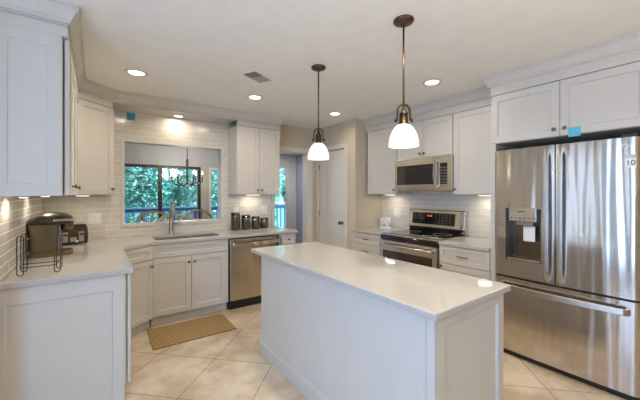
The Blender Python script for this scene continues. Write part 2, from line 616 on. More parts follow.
# tile
w = MB()
T = WY - 0.008
w.box(WX0, OX0 - 0.025, T, WY, CT, 2.408).box(OX0 - 0.025, OX1 + 0.025, T, WY, CT, OZ0 - 0.03).box(OX0 - 0.025, OX1 + 0.025, T, WY, OZ1 + 0.025, 2.408).box(OX1 + 0.025, 2.214, T, WY, CT, 2.408)
struct(w.build('trim_1', 'tile_xz'), 'beige glass subway tile on the back wall around the pass-through')
struct(MB().box(WX0, WX0 + 0.008, 2.50, T, CT, UB).build('trim_2', 'tile_yz'), 'beige glass subway tile on the left wall under the wall cabinets')
struct(MB().box(WX1 - 0.008, WX1, 1.40, PY, CT, 1.88).build('trim_3', 'tile_yz'), 'beige glass subway tile behind the range')

# pass-through frame
w = MB()
J = 0.005
for x0, x1, z0, z1 in ((OX0 - 0.025, OX0 + J, OZ0 - 0.03, OZ1 + 0.025), (OX1 - J, OX1 + 0.025, OZ0 - 0.03, OZ1 + 0.025), (OX0 + J, OX1 - J, OZ1 - J, OZ1 + 0.025), (OX0 + J, OX1 - J, OZ0 - 0.03, OZ0 + J)):
    w.box(x0, x1, WY - 0.022, WY + 0.135, z0, z1)
struct(w.build('window_1', 'trim'), 'white framed pass-through opening above the sink')

# hall opening casing
w = MB().box(DX0 - 0.045, DX0 + J, WY - 0.02, WY + 0.135, 0, DZ - J).box(DX1 - J, DX1 + 0.10, WY - 0.02, WY + 0.135, 0, DZ - J).box(DX0 - 0.045, DX1 + 0.10, WY - 0.02, WY + 0.135, DZ - J, DZ + 0.075)
struct(w.build('trim_4', 'trim', bevel=0.003), 'white casing around the hall opening')

# pantry door in its casing
cas = MB().box(PX - 0.018, PX + 0.05, QY0 - 0.075, QY0 - 0.002, 0, QZ + 0.07).box(PX - 0.018, PX + 0.05, QY1 + 0.002, WY - 0.022, 0, QZ + 0.07).box(PX - 0.018, PX + 0.05, QY0, QY1, QZ, QZ + 0.07)
struct(cas.build('trim_5', 'trim', bevel=0.003), 'white casing around the pantry door')
door = thing('door_1', None, None, (PX + 0.012, QY1 - 0.004, 0.01), -PI / 2)
struct(door, 'white panelled pantry door')
dw = QY1 - QY0 - 0.008
d = MB().shaker(0, dw, 0, 0.86, t=0.012, rail=0.12, rec=0.008, y=0.012)
d.shaker(0, dw, 0.86, QZ - 0.015, t=0.012, rail=0.12, rec=0.008, y=0.012)
d.box(0, dw, 0.012, 0.035, 0, QZ - 0.015)
d.build('door_leaf', 'trim', door)
kb = MB().lathe([(0.026, 0), (0.026, -0.006), (0.010, -0.010), (0.010, -0.035), (0.027, -0.045), (0.030, -0.058), (0.022, -0.070), (0.0, -0.073)], axis='y', c=(dw - 0.065, 0.0, 0.965), n=20)
kb.build('door_knob', 'dark_nickel', door)
for z in (1.86, 1.08, 0.22):
    MB().lathe([(0.008, -0.045), (0.008, 0.045)], c=(0.003, -0.008, z), n=10).build('hinge', 'dark_nickel', door)

# baseboards seen or nearly seen
struct(MB().box(PX - 0.012, PX, PY, QY0 - 0.08, 0, 0.11).build('baseboard_pantry', 'trim'))
struct(MB().box(WX1 - 0.012, WX1, -2.6, 0.35, 0, 0.11).build('baseboard_right', 'trim'))

# soffit over the sink between the wall cabinets
struct(MB().box(0.162, 1.528, 4.0, WY, 2.408, CH).build('trim_6', 'white'), 'white boxed valance above the sink wall')

# crown mouldings
def crown_prof(b):
    return [(-0.02, b), (0.0, b), (0.0, 2.418), (0.012, 2.418), (0.012, 2.432), (0.018, 2.438), (0.027, 2.455), (0.041, 2.482), (0.052, 2.493), (0.052, 2.504), (0.060, 2.506), (0.060, CH - 0.001), (-0.02, CH - 0.001)]
c = MB().sweep([(WX0, 2.3305), (-0.128, 2.3305), (-0.128, 3.722), (0.158, 3.982), (1.52, 3.982), (2.175, 3.982), (2.175, WY - 0.002)], crown_prof(2.402))
fz = [(-0.02, 2.3385), (0, 2.3385), (0, 2.405), (-0.02, 2.405)]
c.sweep([(WX0, 2.3305), (-0.128, 2.3305), (-0.128, 3.722), (0.158, 3.982)], fz).sweep([(1.532, 3.982), (2.175, 3.982), (2.175, WY - 0.002)], fz)
struct(c.build('trim_7', 'white'), 'white crown moulding over the left and back wall cabinets')
c = MB().sweep([(3.292, PY - 0.003), (3.292, 1.428)], crown_prof(2.3385))
struct(c.build('trim_8', 'white'), 'white crown moulding over the cabinets by the range')
c = MB().sweep([(3.28, 1.417), (3.012, 1.417), (3.012, 0.36)], crown_prof(2.3385))
struct(c.build('trim_9', 'white'), 'white crown moulding over the refrigerator cabinet')

# ------------------------------------------------------------------ cabinets
def knob(parent, x, z, y=-0.02):
    return MB().lathe([(0.008, 0), (0.006, -0.006), (0.006, -0.016), (0.014, -0.020), (0.016, -0.026), (0.011, -0.031), (0.0, -0.032)], c=(x, y, z), axis='y', n=14).build('knob', 'dark_nickel', parent)
def pull(parent, x, z, w=0.10, y=-0.02):
    pts = [(x - w / 2, y, z), (x - w / 2, y - 0.018, z)] + [(x + w * (k / 6 - 0.5) * 0.96, y - 0.024 - 0.006 * math.sin(PI * k / 6), z) for k in range(7)] + [(x + w / 2, y - 0.018, z), (x + w / 2, y, z)]
    return MB().tube(pts, 0.006, 8).build('pull_handle', 'dark_nickel', parent)
def cabinet(label, loc, rz, w, d, h, fronts, toe=0.0, top=True, off=0.0, toe_ext=0.0, name='base_cabinet', group=None, cat='cabinet', end=None):
    """local frame: x along the front, y=0 the front of the box, doors stand off towards -y"""
    t = thing(name, label, cat, loc, rz, group)
    p = 0.018
    b = MB().box(0, p, 0, d, toe, h).box(w - p, w, 0, d, toe, h).box(p, w - p, 0, d, toe, toe + p).box(p, w - p, d - 0.008, d, toe + p, h)
    if top: b.box(p, w - p, 0, d, h - p, h)
    b.box(p, w - p, 0.0, p, h - 0.04, h - p - 0.001)
    b.build('carcass', 'white', t)
    if toe:
        MB().box(-toe_ext, w + toe_ext, 0.05, 0.065, 0, toe).build('toe_kick', 'white', t)
    for fr in fronts:
        kind, x0, x1, z0, z1 = fr[:5]
        dr = MB().shaker(x0, x1, z0, z1, rail=fr[6] if len(fr) > 6 else 0.058, y=-off).build('door' if kind == 'door' else 'drawer_front', 'white', t, bevel=0.0015)
        hw = fr[5]
        if hw:
            if hw[0] == 'pull': pull(dr, hw[1], hw[2])
            else: knob(dr, hw[1], hw[2], -0.02 - off)
    return t
R90 = PI / 2
G1 = 'base cabinets along the walls'
G2 = 'wall cabinets'
TOE = 0.105
BH = CT - 0.034 - 0.002      # carcass top just under the stone
# left run: end panel faces the camera
t = cabinet('white base cabinet of the left counter, its plain framed end panel nearest the camera', (0.178, 2.53, 0), R90, 0.93, 0.62, BH,
            [('door', 0.004, 0.463, TOE + 0.004, BH - 0.004, ('knob', 0.43, 0.68)), ('door', 0.467, 0.926, TOE + 0.004, BH - 0.004, ('knob', 0.50, 0.77))], toe=TOE, off=0.006, group=G1)
e = MB().shaker(-0.62, -0.012, 0.0, BH, t=0.02, rail=0.068, rec=0.010, y=0.0, rl=0.024, rt=0.105)
eo = e.build('end_panel', 'white', t, bevel=0.0015)
eo.rotation_euler = (0, 0, -R90)
eo.location = (0, 0, 0)
# diagonal corner base
ang = math.atan2(0.225, 0.285)
dl = math.hypot(0.285, 0.225)
cabinet('white diagonal corner base cabinet with one drawer over one door, left of the sink cabinet', (0.200, 3.478, 0), ang, dl, 0.40, BH,
        [('drawer', 0.004, dl - 0.004, 0.735, BH - 0.004, None, 0.045), ('door', 0.004, dl - 0.004, TOE + 0.004, 0.729, ('knob', dl - 0.03, 0.66), 0.05)], toe=TOE, toe_ext=0.03, group=G1)
# sink base
t = cabinet('white double-door sink base cabinet under the faucet', (0.492, 3.72, 0), 0, 0.822, 0.60, BH,
            [('drawer', 0.004, 0.818, 0.735, BH - 0.004, None, 0.045), ('door', 0.004, 0.394, TOE + 0.004, 0.729, ('knob', 0.365, 0.66)), ('door', 0.398, 0.79, TOE + 0.004, 0.729, ('knob', 0.428, 0.66))],
            toe=TOE, top=False, group=G1)
MB().box(0.793, 0.818, -0.02, 0, TOE + 0.004, 0.729).build('filler_strip', 'white', t)
# narrow base at the end of the sink run
cabinet('narrow white base cabinet right of the dishwasher', (2.022, 3.72, 0), 0, 0.238, 0.60, BH,
        [('drawer', 0.030, 0.234, 0.735, BH - 0.004, ('knob', 0.132, 0.80), 0.035), ('door', 0.030, 0.234, TOE + 0.004, 0.729, ('knob', 0.07, 0.66), 0.05)], toe=TOE, group=G1)
# range side bases
cabinet('white three-drawer base cabinet left of the range, against the pantry wall', (3.03, PY - 0.012, 0), -R90, 0.55, 0.62, BH,
        [('drawer', 0.004, 0.546, 0.725, BH - 0.004, ('pull', 0.275, 0.80), 0.045), ('drawer', 0.004, 0.546, 0.42, 0.719, ('pull', 0.275, 0.64), 0.045), ('drawer', 0.004, 0.546, TOE + 0.004, 0.414, ('pull', 0.275, 0.33), 0.045)], toe=TOE, group=G1)
cabinet('white base cabinet between the range and the refrigerator', (3.03, 1.955, 0), -R90, 0.535, 0.62, BH,
        [('drawer', 0.004, 0.531, 0.690, BH - 0.004, ('pull', 0.265, 0.782), 0.045), ('door', 0.004, 0.531, TOE + 0.004, 0.684, ('knob', 0.03, 0.655))], toe=TOE, group=G1)

# wall cabinets
UH = UT - UB
t = cabinet('long white wall cabinet over the left counter, its end panel close to the camera', (-0.15, 2.345, UB), R90, 1.375, 0.296, UH,
            [('door', 0.010, 0.335, 0.003, UH - 0.003, ('knob', 0.30, 0.06)), ('door', 0.341, 0.852, 0.003, UH - 0.003, ('knob', 0.82, 0.06)), ('door', 0.858, 1.37, 0.003, UH - 0.003, ('knob', 0.89, 0.06))],
            off=0.006, name='wall_cabinet', group=G2)
e = MB().shaker(-0.296, -0.004, 0.0, UH, t=0.014, rail=0.065, rec=0.006, y=0.0)
e.box(-0.296, -0.004, -0.014, 0, UH, 2.418 - UB)
eo = e.build('end_panel', 'white', t, bevel=0.0015)
eo.rotation_euler = (0, 0, -R90)
# diagonal upper: pentagon body
t = thing('wall_cabinet', 'white diagonal corner wall cabinet left of the pass-through', 'cabinet', (0, 0, UB), 0, G2)
MB().prism([(WX0 + 0.01, 3.728), (-0.148, 3.728), (0.155, 4.0), (0.155, WY - 0.01), (WX0 + 0.01, WY - 0.01)], 0, UH).build('carcass', 'white', t)
da = math.atan2(4.0 - 3.728, 0.155 + 0.148)
dlen = math.hypot(4.0 - 3.728, 0.303)
do = MB().shaker(0.012, dlen - 0.004, 0.003, UH - 0.003, y=-0.001).build('door', 'white', t, bevel=0.0015)
do.location = (-0.148, 3.728, 0)
do.rotation_euler = (0, 0, da)
knob(do, dlen - 0.035, 0.06, y=-0.021)
# upper right of the pass-through
cabinet('white two-door wall cabinet right of the pass-through', (1.53, 4.0, UB), 0, 0.642, 0.325, UH,
        [('door', 0.004, 0.319, 0.003, UH - 0.003, ('knob', 0.29, 0.06)), ('door', 0.323, 0.638, 0.003, UH - 0.003, ('knob', 0.352, 0.06))], name='wall_cabinet', group=G2)
# right wall uppers
cabinet('white single-door wall cabinet left of the microwave', (3.31, PY - 0.035, UB), -R90, 0.555, 0.335, UH,
        [('door', 0.004, 0.551, 0.003, UH - 0.003, ('knob', 0.515, 0.06))], name='wall_cabinet', group=G2)
cabinet('short white two-door wall cabinet above the microwave', (3.31, 2.765, 1.872), -R90, 0.80, 0.335, UT - 1.872,
        [('door', 0.004, 0.398, 0.003, UT - 1.875, ('knob', 0.37, 0.05)), ('door', 0.402, 0.796, 0.003, UT - 1.875, ('knob', 0.43, 0.05))], name='wall_cabinet', group=G2)
cabinet('white single-door wall cabinet between the microwave and the refrigerator', (3.31, 1.958, UB), -R90, 0.53, 0.335, UH,
        [('door', 0.004, 0.526, 0.003, UH - 0.003, ('knob', 0.03, 0.06))], name='wall_cabinet', group=G2)
# refrigerator surround
t = cabinet('wide white two-door wall cabinet above the refrigerator', (3.03, 1.414, 1.889), -R90, 1.045, 0.615, UT - 1.889,
            [('door', 0.003, 0.533, 0.003, UT - 1.892, ('knob', 0.500, 0.055)), ('door', 0.537, 1.042, 0.003, UT - 1.892, ('knob', 0.571, 0.055))], name='wall_cabinet', group=G2)
MB().box(3.0105, WX1 - 0.012, 1.370, 1.416, 0, 1.886).build('panel', 'white', None, bevel=0.001)
pn = bpy.data.objects['panel']
pn.name = 'refrigerator_side_panel'
tag(pn, 'tall white side panel left of the refrigerator', 'panel')
pn2 = MB().box(3.012, WX1 - 0.012, 0.342, 0.364, 0, UT).build('refrigerator_side_panel', 'white', None, bevel=0.001)
tag(pn2, 'tall white side panel at the right of the refrigerator, by the frame edge', 'panel')

# ------------------------------------------------------------------ counters
def slab(poly, z0, z1, name, holes=(), bevel=0.004):
    bm = bmesh.new()
    edges = []
    for lp in [poly] + list(holes):
        vs = [bm.verts.new((x, y, z1)) for x, y in lp]
        for i in range(len(vs)):
            edges.append(bm.edges.new((vs[i], vs[(i + 1) % len(vs)])))
    bmesh.ops.triangle_fill(bm, use_beauty=True, use_dissolve=True, edges=edges)
    ext = bmesh.ops.extrude_face_region(bm, geom=list(bm.faces))
    vs = [g for g in ext['geom'] if isinstance(g, bmesh.types.BMVert)]
    bmesh.ops.translate(bm, verts=vs, vec=(0, 0, z0 - z1))
    bmesh.ops.recalc_face_normals(bm, faces=bm.faces)
    me = bpy.data.meshes.new(name)
    bm.to_mesh(me)
    bm.free()
    me.materials.append(M['quartz'])
    o = bpy.data.objects.new(name, me)
    C.objects.link(o)
    b = o.modifiers.new('edge', 'BEVEL')
    b.width = bevel
    b.segments = 2
    b.limit_method = 'ANGLE'
    return o
SX0, SX1, SY0, SY1 = 0.545, 1.265, 3.80, 4.20
def rrect(x0, x1, y0, y1, r, n=4):
    out = []
    for cx, cy, a0 in ((x1 - r, y1 - r, 0), (x0 + r, y1 - r, 90), (x0 + r, y0 + r, 180), (x1 - r, y0 + r, 270)):
        for k in range(n + 1):
            a = math.radians(a0 + 90 * k / n)
            out.append((cx + r * math.cos(a), cy + r * math.sin(a)))
    return out
poly = [(WX0 + 0.009, 2.488), (0.218, 2.488), (0.218, 3.462), (0.486, 3.684), (2.292, 3.684), (2.292, WY - 0.024), (2.212, WY - 0.024), (2.212, WY - 0.009), (WX0 + 0.009, WY - 0.009)]
o = slab(poly, CT - 0.034, CT, 'countertop', [rrect(SX0, SX1, SY0, SY1, 0.03)])
tag(o, 'white quartz countertop bending around the corner past the sink', 'countertop')
o = slab([(2.99, PY - 0.004), (2.99, 2.800), (WX1 - 0.009, 2.800), (WX1 - 0.009, PY - 0.004)], CT - 0.03, CT, 'countertop')
tag(o, 'short white quartz countertop left of the range', 'countertop')
o = slab([(2.99, 1.950), (2.99, 1.420), (WX1 - 0.009, 1.420), (WX1 - 0.009, 1.950)], CT - 0.034, CT, 'countertop')
tag(o, 'short white quartz countertop between the range and the refrigerator', 'countertop')

# sink
t = thing('kitchen_sink', 'stainless steel double-bowl sink set under the pass-through', 'sink', (0, 0, CT - 0.036))
mid = SX0 + 0.44
def bowl(x0, x1, y0, y1, dep):
    b = MB()
    o = rrect(x0 - 0.012, x1 + 0.012, y0 - 0.012, y1 + 0.012, 0.03)
    i = rrect(x0, x1, y0, y1, 0.03)
    j = rrect(x0 + 0.012, x1 - 0.012, y0 + 0.012, y1 - 0.012, 0.03)
    n = len(o)
    vs = [(x, y, -0.0005) for x, y in o] + [(x, y, -0.0005) for x, y in i] + [(x, y, -dep) for x, y in j] + [(x, y, -dep - 0.004) for x, y in o]
    fs = []
    for k in range(n):
        m = (k + 1) % n
        fs += [(k, m, n + m, n + k), (n + k, n + m, 2 * n + m, 2 * n + k), (m, k, 3 * n + k, 3 * n + m)]
    fs += [tuple(range(2 * n, 3 * n)), tuple(range(3 * n, 4 * n))[::-1]]
    return b.add(vs, fs)
bowl(SX0 + 0.004, mid - 0.014, SY0 + 0.004, SY1 - 0.004, 0.19).build('bowl', 'nickel', t)
bowl(mid + 0.014, SX1 - 0.004, SY0 + 0.004, SY1 - 0.004, 0.16).build('bowl', 'nickel', t)
MB().lathe([(0.042, 0), (0.042, 0.003), (0.03, 0.003), (0.028, 0.001), (0, 0.001)], c=((SX0 + mid) / 2, 4.02, -0.1895)).build('drain', 'chrome', t)
MB().lathe([(0.042, 0), (0.042, 0.003), (0.03, 0.003), (0.028, 0.001), (0, 0.001)], c=((SX1 + mid) / 2, 4.02, -0.1595)).build('drain', 'chrome', t)

# faucet
t = thing('kitchen_faucet', 'tall brushed nickel faucet with side lever, behind the sink', 'faucet', (0.775, 4.245, CT))
MB().lathe([(0.034, 0.0005), (0.034, 0.008), (0.029, 0.014), (0.028, 0.06), (0.025, 0.19), (0.020, 0.20)], n=20).build('body', 'nickel', t)
pts = [(0, 0, 0.20), (0, 0, 0.33)] + [(0, -0.065 + 0.065 * math.cos(a), 0.34 + 0.065 * math.sin(a)) for a in [PI * k / 10 for k in range(11)]] + [(0, -0.13, 0.30)]
MB().tube(pts, 0.015, 12).build('spout', 'nickel', t)
MB().lathe([(0.015, 0.33), (0.022, 0.31), (0.024, 0.22), (0.018, 0.205), (0.0, 0.205)], c=(0, -0.13, 0), n=16).build('spray_head', 'nickel', t)
MB().tube([(0.02, 0, 0.135), (0.045, 0, 0.137), (0.075, -0.005, 0.143), (0.115, -0.012, 0.147)], [0.012, 0.010, 0.008, 0.007], 10).build('lever', 'nickel', t)

# ------------------------------------------------------------------ island
IX0, IX1, IY0, IY1 = 1.175, 1.900, 0.778, 2.715
o = slab(rrect(IX0, IX1, IY0, IY1, 0.012, 3), CT - 0.034, CT, 'island_countertop', bevel=0.006)
tag(o, 'long white quartz island top in the middle of the kitchen', 'countertop')
BX0, BX1, BY0, BY1 = 1.215, 1.882, 0.812, 2.58
t = thing('kitchen_island', 'white island cabinet with beadboard side and framed end panel', 'island', (0, 0, 0))
IH = CT - 0.036
MB().box(BX0 + 0.012, BX1 - 0.02, BY0 + 0.02, BY1, 0.0, IH).build('carcass', 'white', t)
# beadboard with real grooves
ys = []
y = BY0 + 0.05
prof = [(BX0 + 0.003, BY0 + 0.045)]
while y < BY1 - 0.03:
    prof += [(BX0 + 0.003, y - 0.0022), (BX0 + 0.0042, y), (BX0 + 0.003, y + 0.0022)]
    y += 0.042
prof += [(BX0 + 0.003, BY1 - 0.002), (BX0 + 0.0115, BY1 - 0.002), (BX0 + 0.0115, BY0 + 0.045)]
n = len(prof)
MB().add([(a, b, 0.10) for a, b in prof] + [(a, b, IH) for a, b in prof], [(i, (i + 1) % n, (i + 1) % n + n, i + n) for i in range(n)] + [tuple(range(n)), tuple(range(n, 2 * n))]).build('beadboard_panel', 'white', t)
MB().box(BX0, BX0 + 0.02, BY0 + 0.0, BY0 + 0.042, 0, IH).build('corner_post', 'white', t, bevel=0.0015)
ep = MB().shaker(BX0 + 0.021, BX1 - 0.001, 0, IH, t=0.018, rail=0.062, rec=0.015, y=BY0 + 0.0185).build('end_panel', 'white', t, bevel=0.0015)
bb = MB()
bb.sweep([(BX0 + 0.003, BY0 + 0.044), (BX0 + 0.003, BY1), (BX1, BY1)], [(0, 0), (0.016, 0), (0.016, 0.085), (0.010, 0.097), (0.003, 0.103), (0, 0.103)], side=-1)
bb.build('baseboard', 'white', t)
for k in range(4):
    yy = BY0 + 0.03 + k * 0.435
    d_ = MB().shaker(0.003, 0.430, TOE, IH - 0.004).build('door', 'white', t)
    d_.rotation_euler = (0, 0, R90)
    d_.location = (BX1 - 0.02, yy, 0)
    knob(d_, 0.395 if k % 2 == 0 else 0.035, 0.78)

# ------------------------------------------------------------------ dishwasher
t = thing('dishwasher', 'stainless steel dishwasher right of the sink cabinet', 'dishwasher', (1.318, 3.715, 0))
W = 0.70
MB().box(0.004, W - 0.004, 0.03, 0.58, 0.06, BH - 0.01).build('tub', 'black', t)
n = 14
xs = [0.012 + (W - 0.024) * k / n for k in range(n + 1)]
pf = [(x, -0.032 - 0.010 * (1 - ((x - W / 2) / (W / 2 - 0.012)) ** 2)) for x in xs]
MB().prism([(0.012, 0.028)] + pf + [(W - 0.012, 0.028)], 0.115, BH - 0.014).build('door', 'steel_soft', t, bevel=0.004)
bar = [(0.05, -0.038, 0.80), (0.055, -0.075, 0.803)] + [(0.06 + (W - 0.12) * k / 10, -0.080 - 0.022 * math.sin(PI * k / 10), 0.804) for k in range(11)] + [(W - 0.055, -0.075, 0.803), (W - 0.05, -0.038, 0.80)]
MB().tube(bar, 0, flat=(0.020, 0.009)).build('handle', 'chrome', t, bevel=0.003)
MB().box(0.012, W - 0.012, 0.0, 0.03, 0.003, 0.108).build('toe_kick', 'black', t)
text('badge', 'LG', 0.012, 'ink', t, (0.08, -0.0375, 0.845), FRONT)

# ------------------------------------------------------------------ range
t = thing('kitchen_range', 'stainless steel electric range with black glass cooktop, under the microwave', 'range', (3.0, 2.792, 0), -R90)
W = 0.832
MB().box(0.004, W - 0.004, 0.03, 0.63, 0.05, 0.900).build('body', 'steel_h', t)
MB().box(0.0, W, 0.0, 0.60, 0.900, 0.920).build('cooktop_frame', 'steel_h', t, bevel=0.004)
g_ = MB().box(0.012, W - 0.012, 0.016, 0.585, 0.9205, 0.926).build('cooktop_glass', 'gloss_black', t, bevel=0.002)
for x, y_, r in ((0.21, 0.16, 0.105), (0.62, 0.16, 0.09), (0.21, 0.42, 0.08), (0.62, 0.42, 0.105)):
    MB().lathe([(r, 0.0), (r, 0.0006), (r - 0.004, 0.0006), (r - 0.004, 0.0)], c=(x, y_, 0.9262), n=36, closed=True).build('burner_ring', 'grey_print', g_)
MB().box(0.006, W - 0.006, -0.006, 0.03, 0.842, 0.898).build('front_rail', 'gloss_black', t, bevel=0.003)
dr = MB()
dr.box(0.006, 0.058, -0.022, 0.03, 0.235, 0.836).box(W - 0.058, W - 0.006, -0.022, 0.03, 0.235, 0.836).box(0.058, W - 0.058, -0.022, 0.03, 0.715, 0.836).box(0.058, W - 0.058, -0.022, 0.03, 0.235, 0.33)
dr = dr.build('oven_door', 'steel_h', t, bevel=0.003)
MB().box(0.059, W - 0.059, -0.020, 0.0, 0.331, 0.714).build('oven_window', 'oven_glass', dr)
hb = [(0.05, -0.02, 0.785), (0.05, -0.06, 0.788)] + [(0.05 + (W - 0.10) * k / 10, -0.066 - 0.014 * math.sin(PI * k / 10), 0.79) for k in range(11)] + [(W - 0.05, -0.06, 0.788), (W - 0.05, -0.02, 0.785)]
MB().tube(hb, 0.0135, 10).build('oven_handle', 'steel_h', dr)
MB().box(0.006, W - 0.006, -0.020, 0.03, 0.06, 0.228).build('storage_drawer', 'steel_h', t, bevel=0.003)
MB().box(0.03, W - 0.03, 0.02, 0.04, 0.002, 0.055).build('toe_kick', 'black', t)
# back guard, leaning back a little
poly = [(0.545, 0.985), (0.575, 1.205), (0.585, 1.215), (0.64, 1.215), (0.64, 0.921), (0.575, 0.921), (0.575, 0.985)]
def yz_prism(b, poly, x0, x1):
    n = len(poly)
    return b.add([(x0, y, z) for y, z in poly] + [(x1, y, z) for y, z in poly], [tuple(range(n)), tuple(range(n, 2 * n))] + [(i, (i + 1) % n, (i + 1) % n + n, i + n) for i in range(n)])
gd = yz_prism(MB(), poly, 0.012, W - 0.012).build('back_guard', 'steel_h', t, bevel=0.004)
MB().box(0.014, W - 0.014, 0.568, 0.5745, 0.9265, 0.984).build('black_strip', 'gloss_black', gd)
tilt = math.atan2(0.03, 0.22)
dp = MB().box(-0.31, 0.31, -0.003, 0.0, -0.075, 0.075).build('control_panel', 'gloss_black', t, loc=(0.385, 0.5595, 1.098), bevel=0.002)
dp.rotation_euler = (-tilt, 0, 0)
for x in [-0.27 + 0.045 * k for k in range(4)] + [0.05 + 0.05 * k for k in range(5)]:
    for z in (-0.045, -0.012, 0.022, 0.05):
        if not (-0.14 < x < 0.04): MB().box(x - 0.011, x + 0.011, -0.0036, -0.0031, z - 0.004, z + 0.004).build('button_print', 'key', dp)
text('clock_digits', '10:10', 0.034, 'red_led', dp, (-0.045, -0.0036, 0.035), FRONT)
pts = [(W - 0.055 + 0.022 * math.cos(a), 0.552 + 0.012 * (z - 0.99) / 0.22 - 0.004, z) for a, z in [(-1.3 + 2.6 * k / 8, 1.005 + 0.19 * k / 8) for k in range(9)]]
MB().tube(pts, 0.012, 8).build('end_trim', 'nickel', gd)

# ------------------------------------------------------------------ microwave
t = thing('microwave', 'stainless steel microwave mounted over the range', 'microwave', (3.265, 2.768, 1.462), -R90)
W, H = 0.815, 0.404
MB().box(0.0, W, 0.012, 0.38, 0.0, H).build('case', 'dark_brown', t)
dd = MB()
dd.box(0.0, W, -0.012, 0.012, H - 0.085, H).box(0.0, W, -0.012, 0.012, 0.0, 0.075).box(0.0, 0.03, -0.012, 0.012, 0.075, H - 0.085).box(0.585, 0.665, -0.012, 0.012, 0.075, H - 0.085).box(W - 0.055, W, -0.012, 0.012, 0.075, H - 0.085)
dd = dd.build('front_frame', 'steel_h', t, bevel=0.002)
MB().box(0.030, 0.585, -0.006, 0.010, 0.075, H - 0.085).build('window', 'oven_glass', dd)
MB().box(0.18, 0.56, -0.0075, -0.0062, 0.082, H - 0.11).build('dark_mesh_screen', 'black', dd)
kp = MB().box(0.665, W - 0.055, -0.008, 0.010, 0.075, H - 0.085).build('keypad', 'gloss_black', dd)
for i in range(3):
    for j in range(6):
        MB().box(0.674 + i * 0.029, 0.694 + i * 0.029, -0.0085, -0.008, 0.088 + j * 0.034, 0.106 + j * 0.034).build('key_print', 'key', kp)
hb = [(0.625, -0.01, 0.045)] + [(0.625, -0.042 - 0.022 * math.sin(PI * k / 10), 0.055 + (H - 0.11) * k / 10) for k in range(11)] + [(0.625, -0.01, H - 0.045)]
MB().tube(hb, 0, flat=(0.017, 0.009)).build('handle', 'nickel', dd, bevel=0.004)
MB().box(0.02, W - 0.02, 0.03, 0.36, -0.012, -0.0005).build('vent_grille', 'steel_h', t)
text('badge', 'LG', 0.022, 'ink', dd, (0.07, -0.0125, 0.035), FRONT)

# ------------------------------------------------------------------ refrigerator
FW = 0.95
t = thing('refrigerator', 'large stainless steel french-door refrigerator with bottom freezer drawer', 'refrigerator', (2.945, 1.362, 0), -R90)
MB().box(0.006, FW - 0.006, 0.105, 0.695, 0.05, 1.80).build('case', 'vent_dark', t)
MB().box(0.006, FW - 0.006, 0.03, 0.10, 0.004, 0.048).build('toe_grille', 'black', t)
for x in (0.06, FW - 0.06):
    MB().box(x - 0.04, x + 0.04, 0.02, 0.14, 1.801, 1.835).build('hinge_cover', 'dark_brown', t)
def front_y(x):
    e = min(x, FW - x)
    return -0.010 * (1 - ((x - FW / 2) / (FW / 2)) ** 2) + (0.030 * (1 - e / 0.035) ** 2 if e < 0.035 else 0)
def door_panel(x0, x1, z0, z1, name, hole=None, back=0.100):
    xs = [x0] + [x0 + (x1 - x0) * k / 22 for k in range(1, 22)] + [x1]
    if x0 < 0.05: xs += [x0 + 0.006, x0 + 0.013, x0 + 0.02, x0 + 0.028]
    if x1 > FW - 0.05: xs += [x1 - 0.006, x1 - 0.013, x1 - 0.02, x1 - 0.028]
    zs = [z0, z1]
    if hole:
        xs = [x for x in xs if abs(x - hole[0]) > 0.004 and abs(x - hole[1]) > 0.004] + [hole[0], hole[1]]
        zs = [z0, hole[2], hole[3], z1]
    xs = sorted(set(xs))
    nx, nz = len(xs), len(zs)
    vs = [(x, front_y(x), z) for z in zs for x in xs]
    fs = []
    for j in range(nz - 1):
        for i in range(nx - 1):
            if hole and xs[i] >= hole[0] - 1e-6 and xs[i + 1] <= hole[1] + 1e-6 and j == 1: continue
            fs.append((j * nx + i, j * nx + i + 1, (j + 1) * nx + i + 1, (j + 1) * nx + i))
    b = MB().add(vs, fs, True)
    bx = [(x0, back), (x1, back)]
    fl = [(x, front_y(x)) for x in xs]
    ring = fl + [(x1, back), (x0, back)]
    n = len(ring)
    b.add([(x, y, z1) for x, y in ring], [tuple(range(n))])
    b.add([(x, y, z0) for x, y in ring], [tuple(range(n))[::-1]])
    b.add([(x0, front_y(x0), z0), (x0, front_y(x0), z1), (x0, back, z1), (x0, back, z0)], [(0, 1, 2, 3)])
    b.add([(x1, front_y(x1), z0), (x1, front_y(x1), z1), (x1, back, z1), (x1, back, z0)], [(3, 2, 1, 0)])
    b.add([(x0, back, z0), (x1, back, z0), (x1, back, z1), (x0, back, z1)], [(3, 2, 1, 0)])
    if hole:
        hx0, hx1, hz0, hz1 = hole
        yb = 0.095
        q = [(hx0, hz0), (hx1, hz0), (hx1, hz1), (hx0, hz1)]
        vs = [(x, front_y(x), z) for x, z in q] + [(x, yb, z) for x, z in q]
        b.add(vs, [(i, (i + 1) % 4, (i + 1) % 4 + 4, i + 4) for i in range(4)] + [(4, 5, 6, 7)])
    return b.build(name, 'steel', t)
XS_ = FW / 2
HO = (0.108, 0.378, 0.852, 1.30)
ld = door_panel(0.003, XS_ - 0.004, 0.706, 1.813, 'door', HO)
rd = door_panel(XS_ + 0.004, FW - 0.003, 0.706, 1.813, 'door')
fd = door_panel(0.003, FW - 0.003, 0.055, 0.690, 'freezer_drawer')
MB().box(0.01, FW - 0.01, 0.03, 0.055, 0.691, 0.705).build('gasket', 'black', t)
MB().box(XS_ - 0.0035, XS_ + 0.0035, 0.03, 0.055, 0.706, 1.81).build('gasket', 'black', t)
